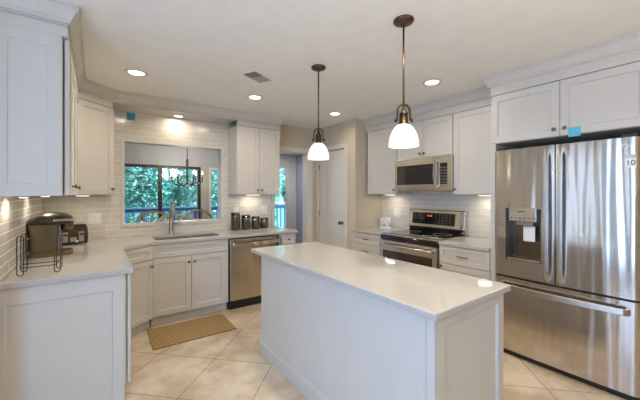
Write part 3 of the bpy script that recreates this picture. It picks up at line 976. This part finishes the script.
# dispenser
yd = front_y(0.24)
dpn = MB().box(HO[0] + 0.03, HO[1] - 0.03, yd - 0.008, 0.094, 1.19, HO[3] + 0.008).build('dispenser_display', 'steel_h', ld, bevel=0.004)
for k in range(6):
    MB().box(HO[0] + 0.045 + k * 0.033, HO[0] + 0.063 + k * 0.033, yd - 0.0088, yd - 0.0081, 1.215, 1.222).build('display_print', 'ink', dpn)
MB().box(HO[0] + 0.10, HO[0] + 0.16, yd - 0.0088, yd - 0.0081, 1.27, 1.276).build('display_print', 'ink', dpn)
for x0, x1 in ((HO[0] + 0.002, HO[0] + 0.029), (HO[1] - 0.029, HO[1] - 0.002)):
    MB().box(x0, x1, 0.02, 0.094, 1.19, HO[3] - 0.003).build('dispenser_cheek', 'black', ld)
MB().box(HO[0] + 0.002, HO[0] + 0.014, 0.012, 0.094, 0.870, 1.189).build('dispenser_liner', 'coffee_dark', ld)
MB().box(HO[1] - 0.014, HO[1] - 0.002, 0.012, 0.094, 0.870, 1.189).build('dispenser_liner', 'coffee_dark', ld)
MB().box(HO[0] + 0.016, HO[1] - 0.016, 0.085, 0.0945, 0.870, 1.188).build('dispenser_back', 'coffee_steel', ld)
MB().prism([(HO[0] + 0.085, -0.004), (HO[0] + 0.205, -0.004), (HO[0] + 0.19, 0.075), (HO[0] + 0.10, 0.075)], 1.155, 1.189).build('spout_housing', 'nickel', ld, bevel=0.004)
pd = MB().box(HO[0] + 0.125, HO[0] + 0.215, 0.030, 0.042, 1.02, 1.15).build('paddle', 'plate', ld, bevel=0.006)
MB().box(HO[0] + 0.01, HO[1] - 0.01, 0.0, 0.0945, 0.853, 0.868).build('drip_tray', 'steel_h', ld, bevel=0.003)
# handles
def vhandle(x, parent):
    y0 = front_y(x)
    pts = [(x, y0, 0.735), (x, y0 - 0.030, 0.765), (x, y0 - 0.050, 0.80)] + [(x, y0 - 0.056 - 0.010 * math.sin(PI * k / 12), 0.83 + 0.86 * k / 12) for k in range(13)] + [(x, y0 - 0.050, 1.72), (x, y0 - 0.030, 1.755), (x, y0, 1.785)]
    return MB().tube(pts, 0, flat=(0.024, 0.011)).build('handle', 'handle_steel', parent, bevel=0.005)
vhandle(XS_ - 0.045, ld)
vhandle(XS_ + 0.045, rd)
pts = [(0.06, front_y(0.06), 0.617), (0.07, front_y(0.07) - 0.04, 0.62)] + [(0.08 + (FW - 0.16) * k / 14, front_y(0.2) - 0.045 - 0.022 * math.sin(PI * k / 14), 0.622) for k in range(15)] + [(FW - 0.07, front_y(0.07) - 0.04, 0.62), (FW - 0.06, front_y(0.06), 0.617)]
MB().tube(pts, 0, flat=(0.022, 0.011)).build('handle', 'handle_steel', fd, bevel=0.005)
# marks on the doors
yx = front_y(0.90)
st = MB().box(0.873, 0.926, yx - 0.004, yx - 0.0005, 1.606, 1.694).build('sticker', 'plate', rd)
MB().box(0.873, 0.926, yx - 0.0046, yx - 0.0041, 1.668, 1.694).build('sticker_band', 'grey_print', st)
text('sticker_number', '10', 0.050, 'ink', st, (0.900, yx - 0.0046, 1.636), FRONT)
lg = MB().lathe([(0.013, 0), (0.013, -0.001), (0.010, -0.001), (0.010, 0)], c=(0.868, front_y(0.868) - 0.0005, 1.755), axis='y', n=24, closed=True).build('logo_ring', 'plate', rd)
text('logo_letters', 'LG', 0.018, 'plate', rd, (0.897, front_y(0.897) - 0.003, 1.755), FRONT)
text('door_print', 'Smart Inverter', 0.012, 'plate', rd, (0.855, front_y(0.855) - 0.002, 0.735), FRONT)

# ------------------------------------------------------------------ lamps
def pendant(x, y, label, base=None):
    if base:
        return copy_thing(base, (x, y, CH), -math.radians(38), label)
    t = thing('pendant_lamp', label, 'lamp', (x, y, CH), -math.radians(38), 'pendant lamps over the island')
    MB().lathe([(0.0, -0.0005), (0.062, -0.0005), (0.064, -0.006), (0.058, -0.018), (0.020, -0.024), (0.014, -0.032), (0.0, -0.034)], n=28).build('canopy', 'bronze', t)
    MB().tube([(0, 0, -0.03), (0, 0, -0.555)], 0.0062, 10).build('rod', 'bronze', t)
    y = [(0.038 * math.cos(a), 0, -0.575 + 0.042 * math.sin(a)) for a in [PI * k / 10 for k in range(11)]]
    y = [(0.041, 0, -0.632), (0.040, 0, -0.60)] + y + [(-0.040, 0, -0.60), (-0.041, 0, -0.632)]
    yk = MB().tube(y, 0, flat=(0.0055, 0.008)).build('yoke', 'aged', t)
    for s in (-1, 1):
        MB().lathe([(0.004, 0), (0.011, 0.001 * s), (0.013, 0.008 * s), (0.008, 0.014 * s), (0, 0.015 * s)], c=(0.043 * s, 0, -0.632), axis='x', n=12).build('thumb_screw', 'aged', yk)
    MB().lathe([(0.010, -0.55), (0.012, -0.575), (0.024, -0.585), (0.026, -0.600), (0.023, -0.605), (0.026, -0.612), (0.027, -0.645), (0.036, -0.655), (0.038, -0.664)], n=24).build('socket', 'aged', t)
    prof = []
    for k in range(15):
        a = 0.40 + (PI / 2 - 0.40) * k / 14
        prof.append((0.093 * math.sin(a), -0.648 - 0.149 * (1 - math.cos(a))))
    inner = [(r - 0.004, z) for r, z in prof][::-1]
    MB().lathe(prof + inner, n=36).build('shade', 'shade', t)
    MB().lathe([(0.0, -0.70), (0.014, -0.705), (0.024, -0.725), (0.026, -0.745), (0.018, -0.765), (0.0, -0.770)], n=16).build('bulb', 'bulb', t)
    return t
p1 = pendant(1.563, 2.174, 'farther of the two bronze pendant lamps with a white glass shade over the island')
p2 = pendant(1.572, 1.269, 'nearer of the two bronze pendant lamps with a white glass shade over the island', p1)
for n_, (x, y) in enumerate(((1.563, 2.174), (1.572, 1.269))):
    area_light('pendant_lamp_light', (x, y, CH - 0.815), (0, 0, 0), 0.10, 0.10, 0.9, WARM, 'DISK')

def downlight(x, y, label, base=None, power=5.2):
    area_light('ceiling_light_and_fill_beam', (x, y, CH - 0.014), (0, 0, 0), 0.11, 0.11, power, (1.0, 0.88, 0.72), 'DISK', math.radians(165))
    if base: return copy_thing(base, (x, y, CH), 0, label)
    t = thing('ceiling_light', label, 'ceiling light', (x, y, CH), 0, 'recessed ceiling lights')
    MB().lathe([(0.062, -0.0005), (0.092, -0.0005), (0.090, -0.005), (0.066, -0.009), (0.062, -0.004)], n=32, closed=True).build('trim_ring', 'trim', t)
    MB().lathe([(0.061, -0.001), (0.061, -0.005), (0.0, -0.006)], n=32).build('lens', 'lens', t)
    return t
d1 = downlight(0.305, 3.239, 'recessed ceiling light nearest the left wall cabinets')
downlight(1.469, 3.275, 'recessed ceiling light by the air vent, in front of the pass-through', d1, 6.5)
downlight(2.658, 3.309, 'recessed ceiling light before the pantry door, farthest from the camera', d1, 2.4)
downlight(2.674, 1.813, 'recessed ceiling light between the near pendant and the range wall', d1, 4.2)
# added beam above the frame, without a fixture, to brighten the sink cabinets
for x, y in ((1.4, 0.95),):
    area_light('ceiling_light_and_fill_beam', (x, y, CH - 0.014), (0, 0, 0), 0.11, 0.11, 11.0, (1.0, 0.87, 0.70), 'DISK', math.radians(150))

# ceiling vent
t = thing('ceiling_vent', 'small rectangular two-way air vent in the ceiling', 'vent', (1.231, 2.688, CH), math.radians(28))
MB().box(-0.135, 0.135, -0.075, 0.075, -0.006, -0.0005).build('frame', 'ceil', t)
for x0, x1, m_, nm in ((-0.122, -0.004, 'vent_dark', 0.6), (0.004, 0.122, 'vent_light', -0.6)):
    b = MB()
    for k in range(7):
        yy = -0.058 + k * 0.0193
        b.add([(x0, yy - 0.009, -0.007), (x1, yy - 0.009, -0.007), (x1, yy + 0.008, -0.011), (x0, yy + 0.008, -0.011), (x0, yy - 0.009, -0.0062), (x1, yy - 0.009, -0.0062), (x1, yy + 0.008, -0.0102), (x0, yy + 0.008, -0.0102)],
              [(0, 1, 2, 3), (4, 5, 6, 7), (0, 1, 5, 4), (1, 2, 6, 5), (2, 3, 7, 6), (3, 0, 4, 7)])
    b.build('louvres', m_, t)

# under-cabinet lamps
def strip(x, y, z, lx, ly, label, power=1.6):
    t = thing('under_cabinet_light', label, 'light', (x, y, z), 0, 'slim lamps under the wall cabinets')
    MB().box(-lx / 2, lx / 2, -ly / 2, ly / 2, -0.012, -0.0005).build('housing', 'plate', t)
    MB().box(-lx / 2 + 0.008, lx / 2 - 0.008, -ly / 2 + 0.008, ly / 2 - 0.008, -0.014, -0.0121).build('lens', 'strip', t)
    area_light('under_cabinet_light_beam', (x, y, z - 0.016), (0, 0, 0), max(0.02, lx - 0.02), max(0.02, ly - 0.02), power, (1.0, 0.90, 0.74))
strip(-0.36, 2.66, UB, 0.05, 0.05, 'small lamp under the left wall cabinet, nearest the camera', 0.9)
strip(-0.33, 3.40, UB, 0.06, 0.06, 'small lamp under the left wall cabinet above the coffee maker', 0.8)
strip(-0.10, 4.05, UB, 0.12, 0.05, 'slim lamp under the diagonal corner cabinet', 0.6)
strip(1.85, 4.18, UB, 0.22, 0.04, 'slim lamp under the wall cabinet right of the pass-through, over the canisters', 0.9)
strip(3.50, 3.07, UB, 0.04, 0.18, 'slim lamp under the wall cabinet left of the microwave', 0.55)
strip(3.50, 1.69, UB, 0.04, 0.18, 'slim lamp under the wall cabinet between the microwave and the refrigerator', 0.9)
strip(0.85, 4.20, 2.408, 0.10, 0.06, 'small lamp under the valance over the sink', 1.5)

# ------------------------------------------------------------------ switch plates and tape
def plate(loc, rz, w, h, gangs, label, name='switch_plate', cat='switch'):
    t = thing(name, label, cat, loc, rz, 'white plates on the tile')
    MB().box(-w / 2, w / 2, -0.006, 0, -h / 2, h / 2).build('cover', 'plate', t, bevel=0.002)
    for k in range(gangs):
        x = (k - (gangs - 1) / 2) * 0.046
        if name == 'switch_plate':
            MB().box(x - 0.016, x + 0.016, -0.009, -0.0062, -0.033, 0.033).build('rocker', 'plate', t, bevel=0.002)
        else:
            s = MB().box(x - 0.016, x + 0.016, -0.008, -0.0062, -0.033, 0.033).build('socket_face', 'plate', t, bevel=0.002)
            b = MB()
            for z in (-0.018, 0.018):
                b.box(x - 0.007, x - 0.005, -0.0084, -0.0081, z - 0.004, z + 0.004).box(x + 0.005, x + 0.007, -0.0084, -0.0081, z - 0.004, z + 0.004)
            b.build('slots', 'ink', s)
    return t
yw = WY - 0.0085
plate((-0.006, yw, 1.145), 0, 0.125, 0.122, 2, 'wide white switch plate on the tile above the toaster')
plate((1.645, yw, 1.170), 0, 0.075, 0.120, 1, 'white switch plate behind the tallest canister')
plate((2.095, yw, 1.175), 0, 0.095, 0.120, 2, 'white outlet plate behind the smallest canister, by the hall opening', 'outlet_plate', 'outlet')
plate((WX1 - 0.0085, 3.063, 1.14), -R90, 0.125, 0.125, 2, 'white switch plate on the tile left of the range')
o = MB().box(0.307, 0.393, yw - 0.001, yw, 2.303, 2.391).build('painter_tape', 'tape')
tag(o, 'blue tape square stuck high on the tile left of the pass-through', 'tape')
o = MB().box(3.008, 3.0095, 0.748, 0.824, 1.872, 1.943).build('painter_tape', 'tape2')
tag(o, 'light blue tape stuck on the cabinet door above the refrigerator', 'tape')

# ------------------------------------------------------------------ things on the counters
# coffee maker, front towards +x
t = thing('coffee_maker', 'bronze-toned single-serve coffee maker on the left counter', 'coffee maker', (-0.30, 3.43, CT + 0.0005))
def loft(secs, smooth=False):
    b = MB()
    n = len(secs[0])
    vs = [p for s in secs for p in s]
    fs = []
    for i in range(len(secs) - 1):
        for k in range(n):
            k2 = (k + 1) % n
            fs.append((i * n + k, i * n + k2, (i + 1) * n + k2, (i + 1) * n + k))
    fs += [tuple(range(n))[::-1], tuple(range((len(secs) - 1) * n, len(secs) * n))]
    return b.add(vs, fs, smooth)
def rsec(x0, x1, y0, y1, r, z):
    return [(x, y, z) for x, y in rrect(x0, x1, y0, y1, r, 5)]
loft([rsec(-0.135, 0.15, -0.10, 0.10, 0.05, 0), rsec(-0.135, 0.155, -0.10, 0.10, 0.05, 0.028), rsec(-0.13, 0.15, -0.095, 0.095, 0.05, 0.034)]).build('drip_base', 'brass', t, bevel=0.002)
MB().lathe([(0.062, 0.0), (0.062, 0.004), (0, 0.004)], c=(0.085, 0, 0.0345)).build('drip_grate', 'wire', t)
loft([rsec(-0.125, 0.055, -0.095, 0.095, 0.035, 0.035), rsec(-0.130, 0.06, -0.10, 0.10, 0.04, 0.18), rsec(-0.14, 0.065, -0.10, 0.10, 0.04, 0.262)]).build('body', 'coffee_steel', t, bevel=0.003)
MB().box(0.052, 0.068, -0.07, 0.07, 0.04, 0.27).build('front_column', 'nickel', t, bevel=0.006)
MB().prism(rrect(-0.148, -0.132, -0.08, 0.08, 0.006), 0.04, 0.27).build('water_tank', 'canister_glass', t)
loft([rsec(-0.145, 0.155, -0.105, 0.105, 0.05, 0.263), rsec(-0.14, 0.160, -0.105, 0.105, 0.055, 0.290), rsec(-0.115, 0.145, -0.095, 0.095, 0.06, 0.322), rsec(-0.07, 0.11, -0.07, 0.07, 0.055, 0.345), rsec(-0.02, 0.06, -0.035, 0.035, 0.03, 0.354)], True).build('lid', 'coffee_dark', t)
loft([rsec(0.070, 0.140, -0.05, 0.05, 0.04, 0.205), rsec(0.070, 0.155, -0.065, 0.065, 0.05, 0.232), rsec(0.070, 0.155, -0.065, 0.065, 0.05, 0.2625)]).build('brew_head', 'coffee_steel', t, bevel=0.004)
MB().prism(rrect(0.02, 0.17, -0.125, -0.04, 0.02), 0.286, 0.303).build('lid_handle', 'chrome', t, bevel=0.006)

# toaster
t = thing('toaster', 'dark brown four-slot toaster on the counter behind the coffee maker', 'toaster', (-0.205, 4.06, CT + 0.0005), math.radians(16))
secs = [[(x, y * s, z) for x, y in rrect(-0.13, 0.13, -0.11, 0.11, 0.03, 4)] for s, z in ((1, 0.012), (1, 0.10))]
pf = [(-0.115, 0.012), (-0.115, 0.12), (-0.09, 0.175), (-0.05, 0.195), (0.05, 0.195), (0.09, 0.175), (0.115, 0.12), (0.115, 0.012)]
b = yz_prism(MB(), pf, -0.125, 0.125).build('body', 'toaster', t, bevel=0.010, seg=3)
for x in (-0.065, 0.065):
    MB().box(x - 0.022, x + 0.022, -0.1195, -0.1155, 0.03, 0.13).build('lever_plate', 'nickel', t, bevel=0.001)
    MB().box(x - 0.016, x + 0.016, -0.140, -0.120, 0.095, 0.112).build('lever', 'black', t, bevel=0.004)
    MB().lathe([(0.011, 0), (0.012, -0.010), (0.0, -0.012)], c=(x - 0.038, -0.1156, 0.034), axis='y', n=14).build('knob', 'plate', t)
MB().box(-0.026, 0.026, -0.1175, -0.1155, 0.032, 0.075).build('button_panel', 'nickel', t)
for x in (-0.09, -0.03, 0.03, 0.09):
    MB().box(x - 0.010, x + 0.010, -0.048, 0.048, 0.1945, 0.1965).build('slot', 'black', t)
for x in (-0.11, 0.11):
    for y in (-0.09, 0.09):
        MB().lathe([(0.010, 0), (0.010, 0.0118)], c=(x, y, 0), n=10).build('foot', 'black', t)

# wire rack
t = thing('wire_rack', 'dark wire rack standing before the coffee maker on the left counter', 'rack', (-0.285, 2.72, CT + 0.0025))
def hairpin(x, y, w_, z0, z1):
    pts = [(x, y - w_, z0 + w_), (x, y - w_, z1 - w_)]
    pts = [(x + w_ * math.cos(a), y, z1 - w_ + w_ * math.sin(a)) for a in [PI * k / 6 for k in range(7)]] + [(x + w_ * math.cos(a), y, z0 + w_ + w_ * math.sin(a)) for a in [PI + PI * k / 6 for k in range(7)]]
    return MB().tube(pts, 0.0030, 8, closed=True)
for x in (-0.088, 0.088):
    hairpin(x, -0.085, 0.015, 0.002, 0.25).build('wire_loop', 'wire', t)
    hairpin(x, 0.045, 0.015, 0.002, 0.25).build('wire_loop', 'wire', t)
    MB().tube([(x, -0.085, 0.06), (x, 0.045, 0.06)], 0.0030, 8).build('side_wire', 'wire', t)
for y, z in ((-0.085, 0.05), (0.045, 0.05)):
    MB().tube([(-0.088, y, z), (0.088, y, z)], 0.003, 8).build('cross_wire', 'wire', t)
MB().tube([(-0.088 + 0.176 * k / 10, -0.085, 0.215 + 0.022 * math.sin(PI * k / 10)) for k in range(11)], 0.003, 8).build('arched_wire', 'wire', t)

# canisters
cl = ['tallest of the four dark clamp-lid canisters on the back counter', 'second tallest of the four clamp-lid canisters on the back counter', 'third clamp-lid canister from the left on the back counter', 'smallest of the four dark clamp-lid canisters, nearest the hall opening']
for k, (x, hh) in enumerate(((1.592, 0.245), (1.745, 0.208), (1.893, 0.180), (2.030, 0.155))):
    t = thing('canister', cl[k], 'canister', (x, 4.200, CT + 0.0005), math.radians(-20), 'clamp-lid canisters')
    r = 0.064 - 0.002 * k
    MB().lathe([(r * 0.9, 0), (r, 0.008), (r, hh - 0.045), (r * 0.94, hh - 0.034)], n=28).build('jar', 'canister_glass', t)
    MB().lathe([(r * 0.96, hh - 0.033), (r * 0.99, hh - 0.030), (r * 0.99, hh - 0.010), (r * 0.9, hh - 0.002), (0, hh)], n=28).build('lid', 'wire', t)
    MB().tube([((r + 0.003) * math.cos(a), (r + 0.003) * math.sin(a), hh - 0.048) for a in [2 * PI * q / 24 for q in range(24)]], 0.003, 6, closed=True).build('clamp_ring', 'chrome', t)
    MB().tube([(0, -r - 0.004, hh - 0.012), (0, -r - 0.012, hh - 0.035), (0, -r - 0.006, hh - 0.075)], 0.006, 8).build('clamp', 'chrome', t)

# napkin holder left of the range
t = thing('napkin_holder', 'white paper napkins under a chrome arched holder, left of the range', 'napkin holder', (3.545, 3.20, CT + 0.0005), math.radians(-52))
MB().box(-0.085, 0.085, -0.035, 0.05, 0, 0.008).build('base', 'chrome', t, bevel=0.003)
MB().box(-0.078, 0.078, 0.004, 0.045, 0.0085, 0.145).build('napkin_stack', 'paper', t, bevel=0.003)
arc = [(-0.062, -0.014, 0.004)] + [(0.062 * -math.cos(a), -0.014, 0.065 + 0.055 * math.sin(a)) for a in [PI * k / 12 for k in range(13)]] + [(0.062, -0.014, 0.004)]
MB().tube(arc, 0.006, 8).build('arched_bar', 'chrome', t)
MB().lathe([(0.0, 0.0), (0.020, 0.002), (0.026, 0.012), (0.020, 0.024), (0.0, 0.028)], c=(-0.02, -0.016, 0.030), n=14).build('weight', 'nickel', t)

# rug
r = MB().box(-0.39, 0.39, -0.25, 0.25, 0.001, 0.011)
ro = r.build('floor_mat', 'jute', bevel=0.004)
ro.location = (0.822, 3.41, 0)
ro.rotation_euler = (0, 0, math.radians(-1))
tag(ro, 'brown woven mat on the floor before the sink cabinet', 'mat')

# ------------------------------------------------------------------ dining room beyond the wall
DY = 7.6
struct(MB().box(-1.9, 4.8, 4.46, DY + 0.12, -0.1, -0.002).build('floor_dining', 'carpet'))
struct(MB().box(-1.9, 4.8, 4.46, DY + 0.12, CH, CH + 0.1).build('ceiling_dining', 'ceil'))
struct(MB().box(-2.0, -1.9, 4.46, DY, 0, CH).build('wall_dining_left', 'grey_wall'))
struct(MB().box(4.67, 4.79, 4.46, DY, 0, CH).build('wall_dining_right', 'skylit_wall'))
struct(MB().box(PX + 0.1, 4.67, 4.36, 4.46, 0, CH).build('wall_dining_near', 'grey_wall'))
struct(MB().box(-1.9, -0.57, 4.36, 4.46, 0, CH).build('wall_dining_near_left', 'grey_wall'))
SL = [(-0.95, 2.03, 2.05), (2.22, 3.05, 2.05), (3.72, 4.40, 2.17)]
w = MB()
xx = -1.9
for x0, x1, z in SL:
    w.box(xx, x0, DY, DY + 0.12, 0, CH).box(x0, x1, DY, DY + 0.12, z, CH)
    xx = x1
w.box(xx, 4.67, DY, DY + 0.12, 0, CH)
struct(w.build('wall_dining_far', 'grey_wall'))
def glazed(idx, x0, x1, z1, mullions, frame_m, label, fw=0.06, z0=0.02):
    d = thing('door_%d' % idx, None, None, ((x0 + x1) / 2, DY, 0))
    struct(d, label)
    hx = (x1 - x0) / 2
    b = MB().box(-hx, hx, 0.01, 0.08, z1 - fw, z1).box(-hx, hx, 0.01, 0.08, z0 - 0.02, z0 + fw).box(-hx, -hx + fw, 0.01, 0.08, z0 + fw, z1 - fw).box(hx - fw, hx, 0.01, 0.08, z0 + fw, z1 - fw)
    for x in mullions:
        b.box(x - (x0 + x1) / 2 - 0.04, x - (x0 + x1) / 2 + 0.04, 0.0, 0.07, z0 + fw, z1 - fw)
    b.build('frame', frame_m, d)
    st = [x0] + list(mullions) + [x1]
    for a, c_ in zip(st[:-1], st[1:]):
        MB().box(a - (x0 + x1) / 2 + fw * 0.7, c_ - (x0 + x1) / 2 - fw * 0.7, 0.040, 0.046, z0 + fw, z1 - fw).build('pane', 'glass', d)
glazed(2, -0.95, 2.03, 2.05, (0.1, 1.165), 'dark_frame', 'dark framed sliding glass door of the dining room')
glazed(3, 2.22, 3.05, 2.05, (), 'trim', 'white framed glass door beside the sliding door')
glazed(4, 3.72, 4.40, 2.17, (), 'taupe_wall', 'narrow pale framed glass door seen through the hall opening', 0.03)
struct(MB().box(2.05, 2.20, DY - 0.02, DY - 0.001, 0, 2.14).build('trim_10', 'taupe_wall'), 'pale casing between the glass doors')

# chandelier
t = thing('chandelier', 'dark metal chandelier with candle bulbs in the dining room', 'chandelier', (1.525, 6.7, 1.61))
MB().lathe([(0.06, CH - 1.611), (0.058, CH - 1.625), (0.015, CH - 1.645), (0, CH - 1.647)]).build('canopy', 'dark_frame', t)
MB().tube([(0, 0, CH - 1.64), (0, 0, 0.50)], 0.008, 6).build('chain', 'dark_frame', t)
MB().lathe([(0, 0.52), (0.02, 0.51), (0.028, 0.49), (0.024, 0.47), (0.024, 0.20), (0.035, 0.16), (0.016, 0.10), (0.03, 0.06), (0.03, 0.02), (0.01, 0.0), (0, -0.01)], n=16).build('stem', 'dark_frame', t)
for k in range(6):
    a = 2 * PI * k / 6 + 0.72
    ca, sa = math.cos(a), math.sin(a)
    pts = [(0.02, 0.06), (0.08, 0.0), (0.16, -0.02), (0.23, 0.01), (0.285, 0.07), (0.285, 0.125)]
    arm = MB().tube([(r * ca, r * sa, z) for r, z in pts], 0.014, 8).build('arm', 'dark_frame', t)
    MB().lathe([(0.008, 0.105), (0.035, 0.115), (0.037, 0.122), (0.012, 0.124), (0.012, 0.19), (0, 0.19)], c=(0.285 * ca, 0.285 * sa, 0.01), n=14).build('candle_cup', 'dark_frame', arm)
    MB().lathe([(0.0, 0.19), (0.012, 0.195), (0.016, 0.215), (0.010, 0.245), (0.0, 0.265)], c=(0.285 * ca, 0.285 * sa, 0.01), n=10).build('bulb', 'bulb', arm)
pl = bpy.data.lights.new('chandelier_light', 'POINT')
pl.energy = 26
pl.color = (1.0, 0.92, 0.82)
pl.shadow_soft_size = 0.2
po = bpy.data.objects.new('chandelier_light', pl)
po.location = (1.525, 6.7, 1.95)
C.objects.link(po)

area_light('hall_fill_light', (3.9, 6.5, CH - 0.02), (0, 0, 0), 0.3, 0.3, 26, (1.0, 0.94, 0.86), 'DISK')  # added fill without a fixture, lifts the dim walls beyond the hall opening

# dining table, chairs and bowl
t = thing('dining_table', 'wooden dining table under the chandelier', 'table', (1.40, 6.75, 0))
MB().box(-0.85, 0.85, -0.40, 0.40, 0.72, 0.755).build('tabletop', 'table_wood', t, bevel=0.008)
for sx in (-1, 1):
    for sy in (-1, 1):
        MB().lathe([(0.03, 0), (0.035, 0.3), (0.045, 0.6), (0.045, 0.719)], c=(0.74 * sx, 0.31 * sy, 0), n=12).build('leg', 'table_wood', t)
def chair(x, y, rz, label, base=None):
    if base: return copy_thing(base, (x, y, 0), rz, label)
    t = thing('dining_chair', label, 'chair', (x, y, 0), rz, 'arched-back dining chairs')
    MB().prism(rrect(-0.23, 0.23, -0.22, 0.22, 0.05), 0.43, 0.46).build('seat', 'wood_chair', t, bevel=0.006)
    for sx in (-1, 1):
        MB().tube([(0.19 * sx, 0.18, 0.429), (0.21 * sx, 0.20, 0.001)], [0.020, 0.014], 8).build('leg', 'wood_chair', t)
        MB().tube([(0.19 * sx, -0.18, 0.429), (0.21 * sx, -0.24, 0.001)], [0.020, 0.014], 8).build('leg', 'wood_chair', t)
    arch = [(-0.215, -0.20, 0.461), (-0.235, -0.235, 0.80)] + [(-0.235 * math.cos(q), -0.25, 0.95 + 0.17 * math.sin(q)) for q in [PI * k / 12 for k in range(13)]] + [(0.235, -0.235, 0.80), (0.215, -0.20, 0.461)]
    MB().tube(arch, 0, flat=(0.016, 0.030)).build('back_frame', 'wood_chair', t)
    for k in range(5):
        x_ = -0.13 + 0.065 * k
        MB().tube([(x_, -0.205, 0.461), (x_ * 1.15, -0.25, 0.95 + 0.17 * math.sqrt(max(0, 1 - (x_ * 1.15 / 0.235) ** 2)))], 0.009, 6).build('spindle', 'wood_chair', t)
    return t
c1 = chair(0.79, 6.08, 0, 'oak dining chair with arched back, left in front of the dining table')
chair(1.51, 6.07, 0, 'oak dining chair with arched back, right in front of the dining table', c1)
chair(0.92, 5.13, 0, 'oak dining chair pulled out from the table, nearest the pass-through', c1)
chair(2.62, 6.75, R90, 'oak dining chair at the right end of the dining table', c1)
b = MB().lathe([(0.05, 0.0), (0.08, 0.012), (0.15, 0.10), (0.165, 0.16), (0.155, 0.16), (0.14, 0.10), (0.07, 0.022), (0, 0.02)], n=28).build('bowl', 'red_bowl')
b.location = (1.60, 6.50, 0.7555)
tag(b, 'dark red bowl on the dining table', 'bowl')

# ------------------------------------------------------------------ outside: deck, railing, trees
struct(MB().box(-4, 7.5, DY + 0.13, 9.3, -0.12, -0.02).build('deck', 'deck'))
struct(MB().box(-30, 40, DY + 0.2, 60, -1.6, -1.5).build('lawn', 'soil'))
t = thing('deck_railing', 'blue-grey wooden deck railing outside the dining room glass doors', 'railing', (0, 9.2, -0.02))
MB().box(-1.4, 6.6, -0.06, 0.06, 1.04, 1.08).build('top_rail', 'deck', t)
MB().box(-1.4, 6.6, -0.02, 0.02, 0.95, 1.04).build('upper_rail', 'deck', t)
MB().box(-1.4, 6.6, -0.02, 0.02, 0.10, 0.18).build('lower_rail', 'deck', t)
bal = None
for k in range(56):
    x = -1.33 + k * 0.142
    if bal is None:
        bal = MB().box(-0.018, 0.018, -0.018, 0.018, 0.181, 0.949).build('baluster', 'deck', t, loc=(x, 0, 0))
    else:
        q = bal.copy(); C.objects.link(q); q.location = (x, 0, 0)
for x in (-1.40, 0.45, 2.30, 4.15, 6.0):
    MB().box(x - 0.045, x + 0.045, 0.025, 0.105, 0.001, 1.039).build('post', 'deck', t)

def leaf_ball(rng, cx, cz, rad, n, size):
    b = MB()
    for _ in range(n):
        while True:
            p = Vector((rng.uniform(-1, 1), rng.uniform(-1, 1), rng.uniform(-1, 1)))
            if 0.25 < p.length < 1: break
        p = Vector((p.x * rad[0], p.y * rad[1], p.z * rad[2])) + Vector((0, 0, cz))
        # layered boughs: pull leaves into droopy tiers
        p.z += 0.22 * math.sin(p.x * 2.7 + p.y * 1.9) + 0.18 * math.sin(p.z * 3.1)
        s = size * rng.uniform(0.6, 1.4)
        d = Vector((rng.gauss(0, 1), rng.gauss(0, 1), rng.gauss(0, 0.45))).normalized()
        u = d.cross(Vector((rng.gauss(0, .3), rng.gauss(0, .3), 1))).normalized()
        w_ = d.cross(u) * 0.12
        q = [p - d * s, p + u * s * 0.42 + w_ * s, p + d * s, p - u * s * 0.42 + w_ * s]
        b.add([tuple(v) for v in q], [(0, 1, 2, 3)])
    return b
def tree(x, y, h, rad, m_, label, seed, n=4200, size=0.11):
    rng = random.Random(seed)
    t = thing('tree', label, 'tree', (x, y, -1.5), 0, 'trees beyond the deck')
    pts = [(0.1 * math.sin(k * 1.3 + seed), 0.08 * math.cos(k + seed), h * 0.9 * k / 8) for k in range(9)]
    tr = MB().tube(pts, [0.16 - 0.016 * k for k in range(9)], 10)
    for k in range(7):
        a = rng.uniform(0, 2 * PI)
        z = h * rng.uniform(0.25, 0.75)
        l = rad[0] * rng.uniform(0.5, 0.85)
        tr.tube([(0.1 * math.sin(8 * z / h * 1.3 / 0.9 + seed), 0, z), (l * 0.5 * math.cos(a), l * 0.5 * math.sin(a), z + 0.3), (l * math.cos(a), l * math.sin(a), z + 0.45)], [0.06, 0.04, 0.015], 6)
    tr.build('trunk', 'bark', t)
    leaf_ball(rng, 0, h * 0.55, rad, n, size).build('foliage', m_, t)
rows = ((12.4, (-0.8, 1.4, 3.6, 5.8, 8.0), 6.2, 1.0), (14.9, (0.4, 2.7, 5.0, 7.3, 9.6), 7.0, 1.02), (17.6, (1.2, 3.6, 6.0, 8.4, 10.8), 8.0, 1.15))
where = (('far left tree of the nearest row beyond the deck', 'nearest tree behind the left pane of the sliding door', 'nearest tree behind the right pane of the sliding door', 'nearest tree between the views of the pass-through and the hall', 'nearest tree seen through the hall opening'),
         ('middle-row tree at the left edge of the pass-through view', 'middle-row tree behind the middle of the sliding door', 'middle-row tree behind the white framed glass door', 'middle-row tree hidden mostly by the wall between the openings', 'middle-row tree at the right of the hall opening view'),
         ('farthest-row tree behind the left pane of the sliding door', 'farthest-row tree behind the right pane of the sliding door', 'farthest-row tree right of the white framed glass door', 'farthest-row tree toward the hall opening', 'farthest-row tree at the right end beyond the hall'))
kinds = (('leaf0', 'teal-green '), ('leaf2', 'pale green '), ('leaf1', 'deep green '))
k = 0
for j, (y, xs_, h, rr) in enumerate(rows):
    for i, x in enumerate(xs_):
        m_, nm = kinds[(i * 2 + j) % 3]
        tree(x, y + 0.15 * (i % 2), h, (rr, rr, h * 0.47), m_, nm + where[j][i], 11 + k, 8500, 0.09)
        k += 1
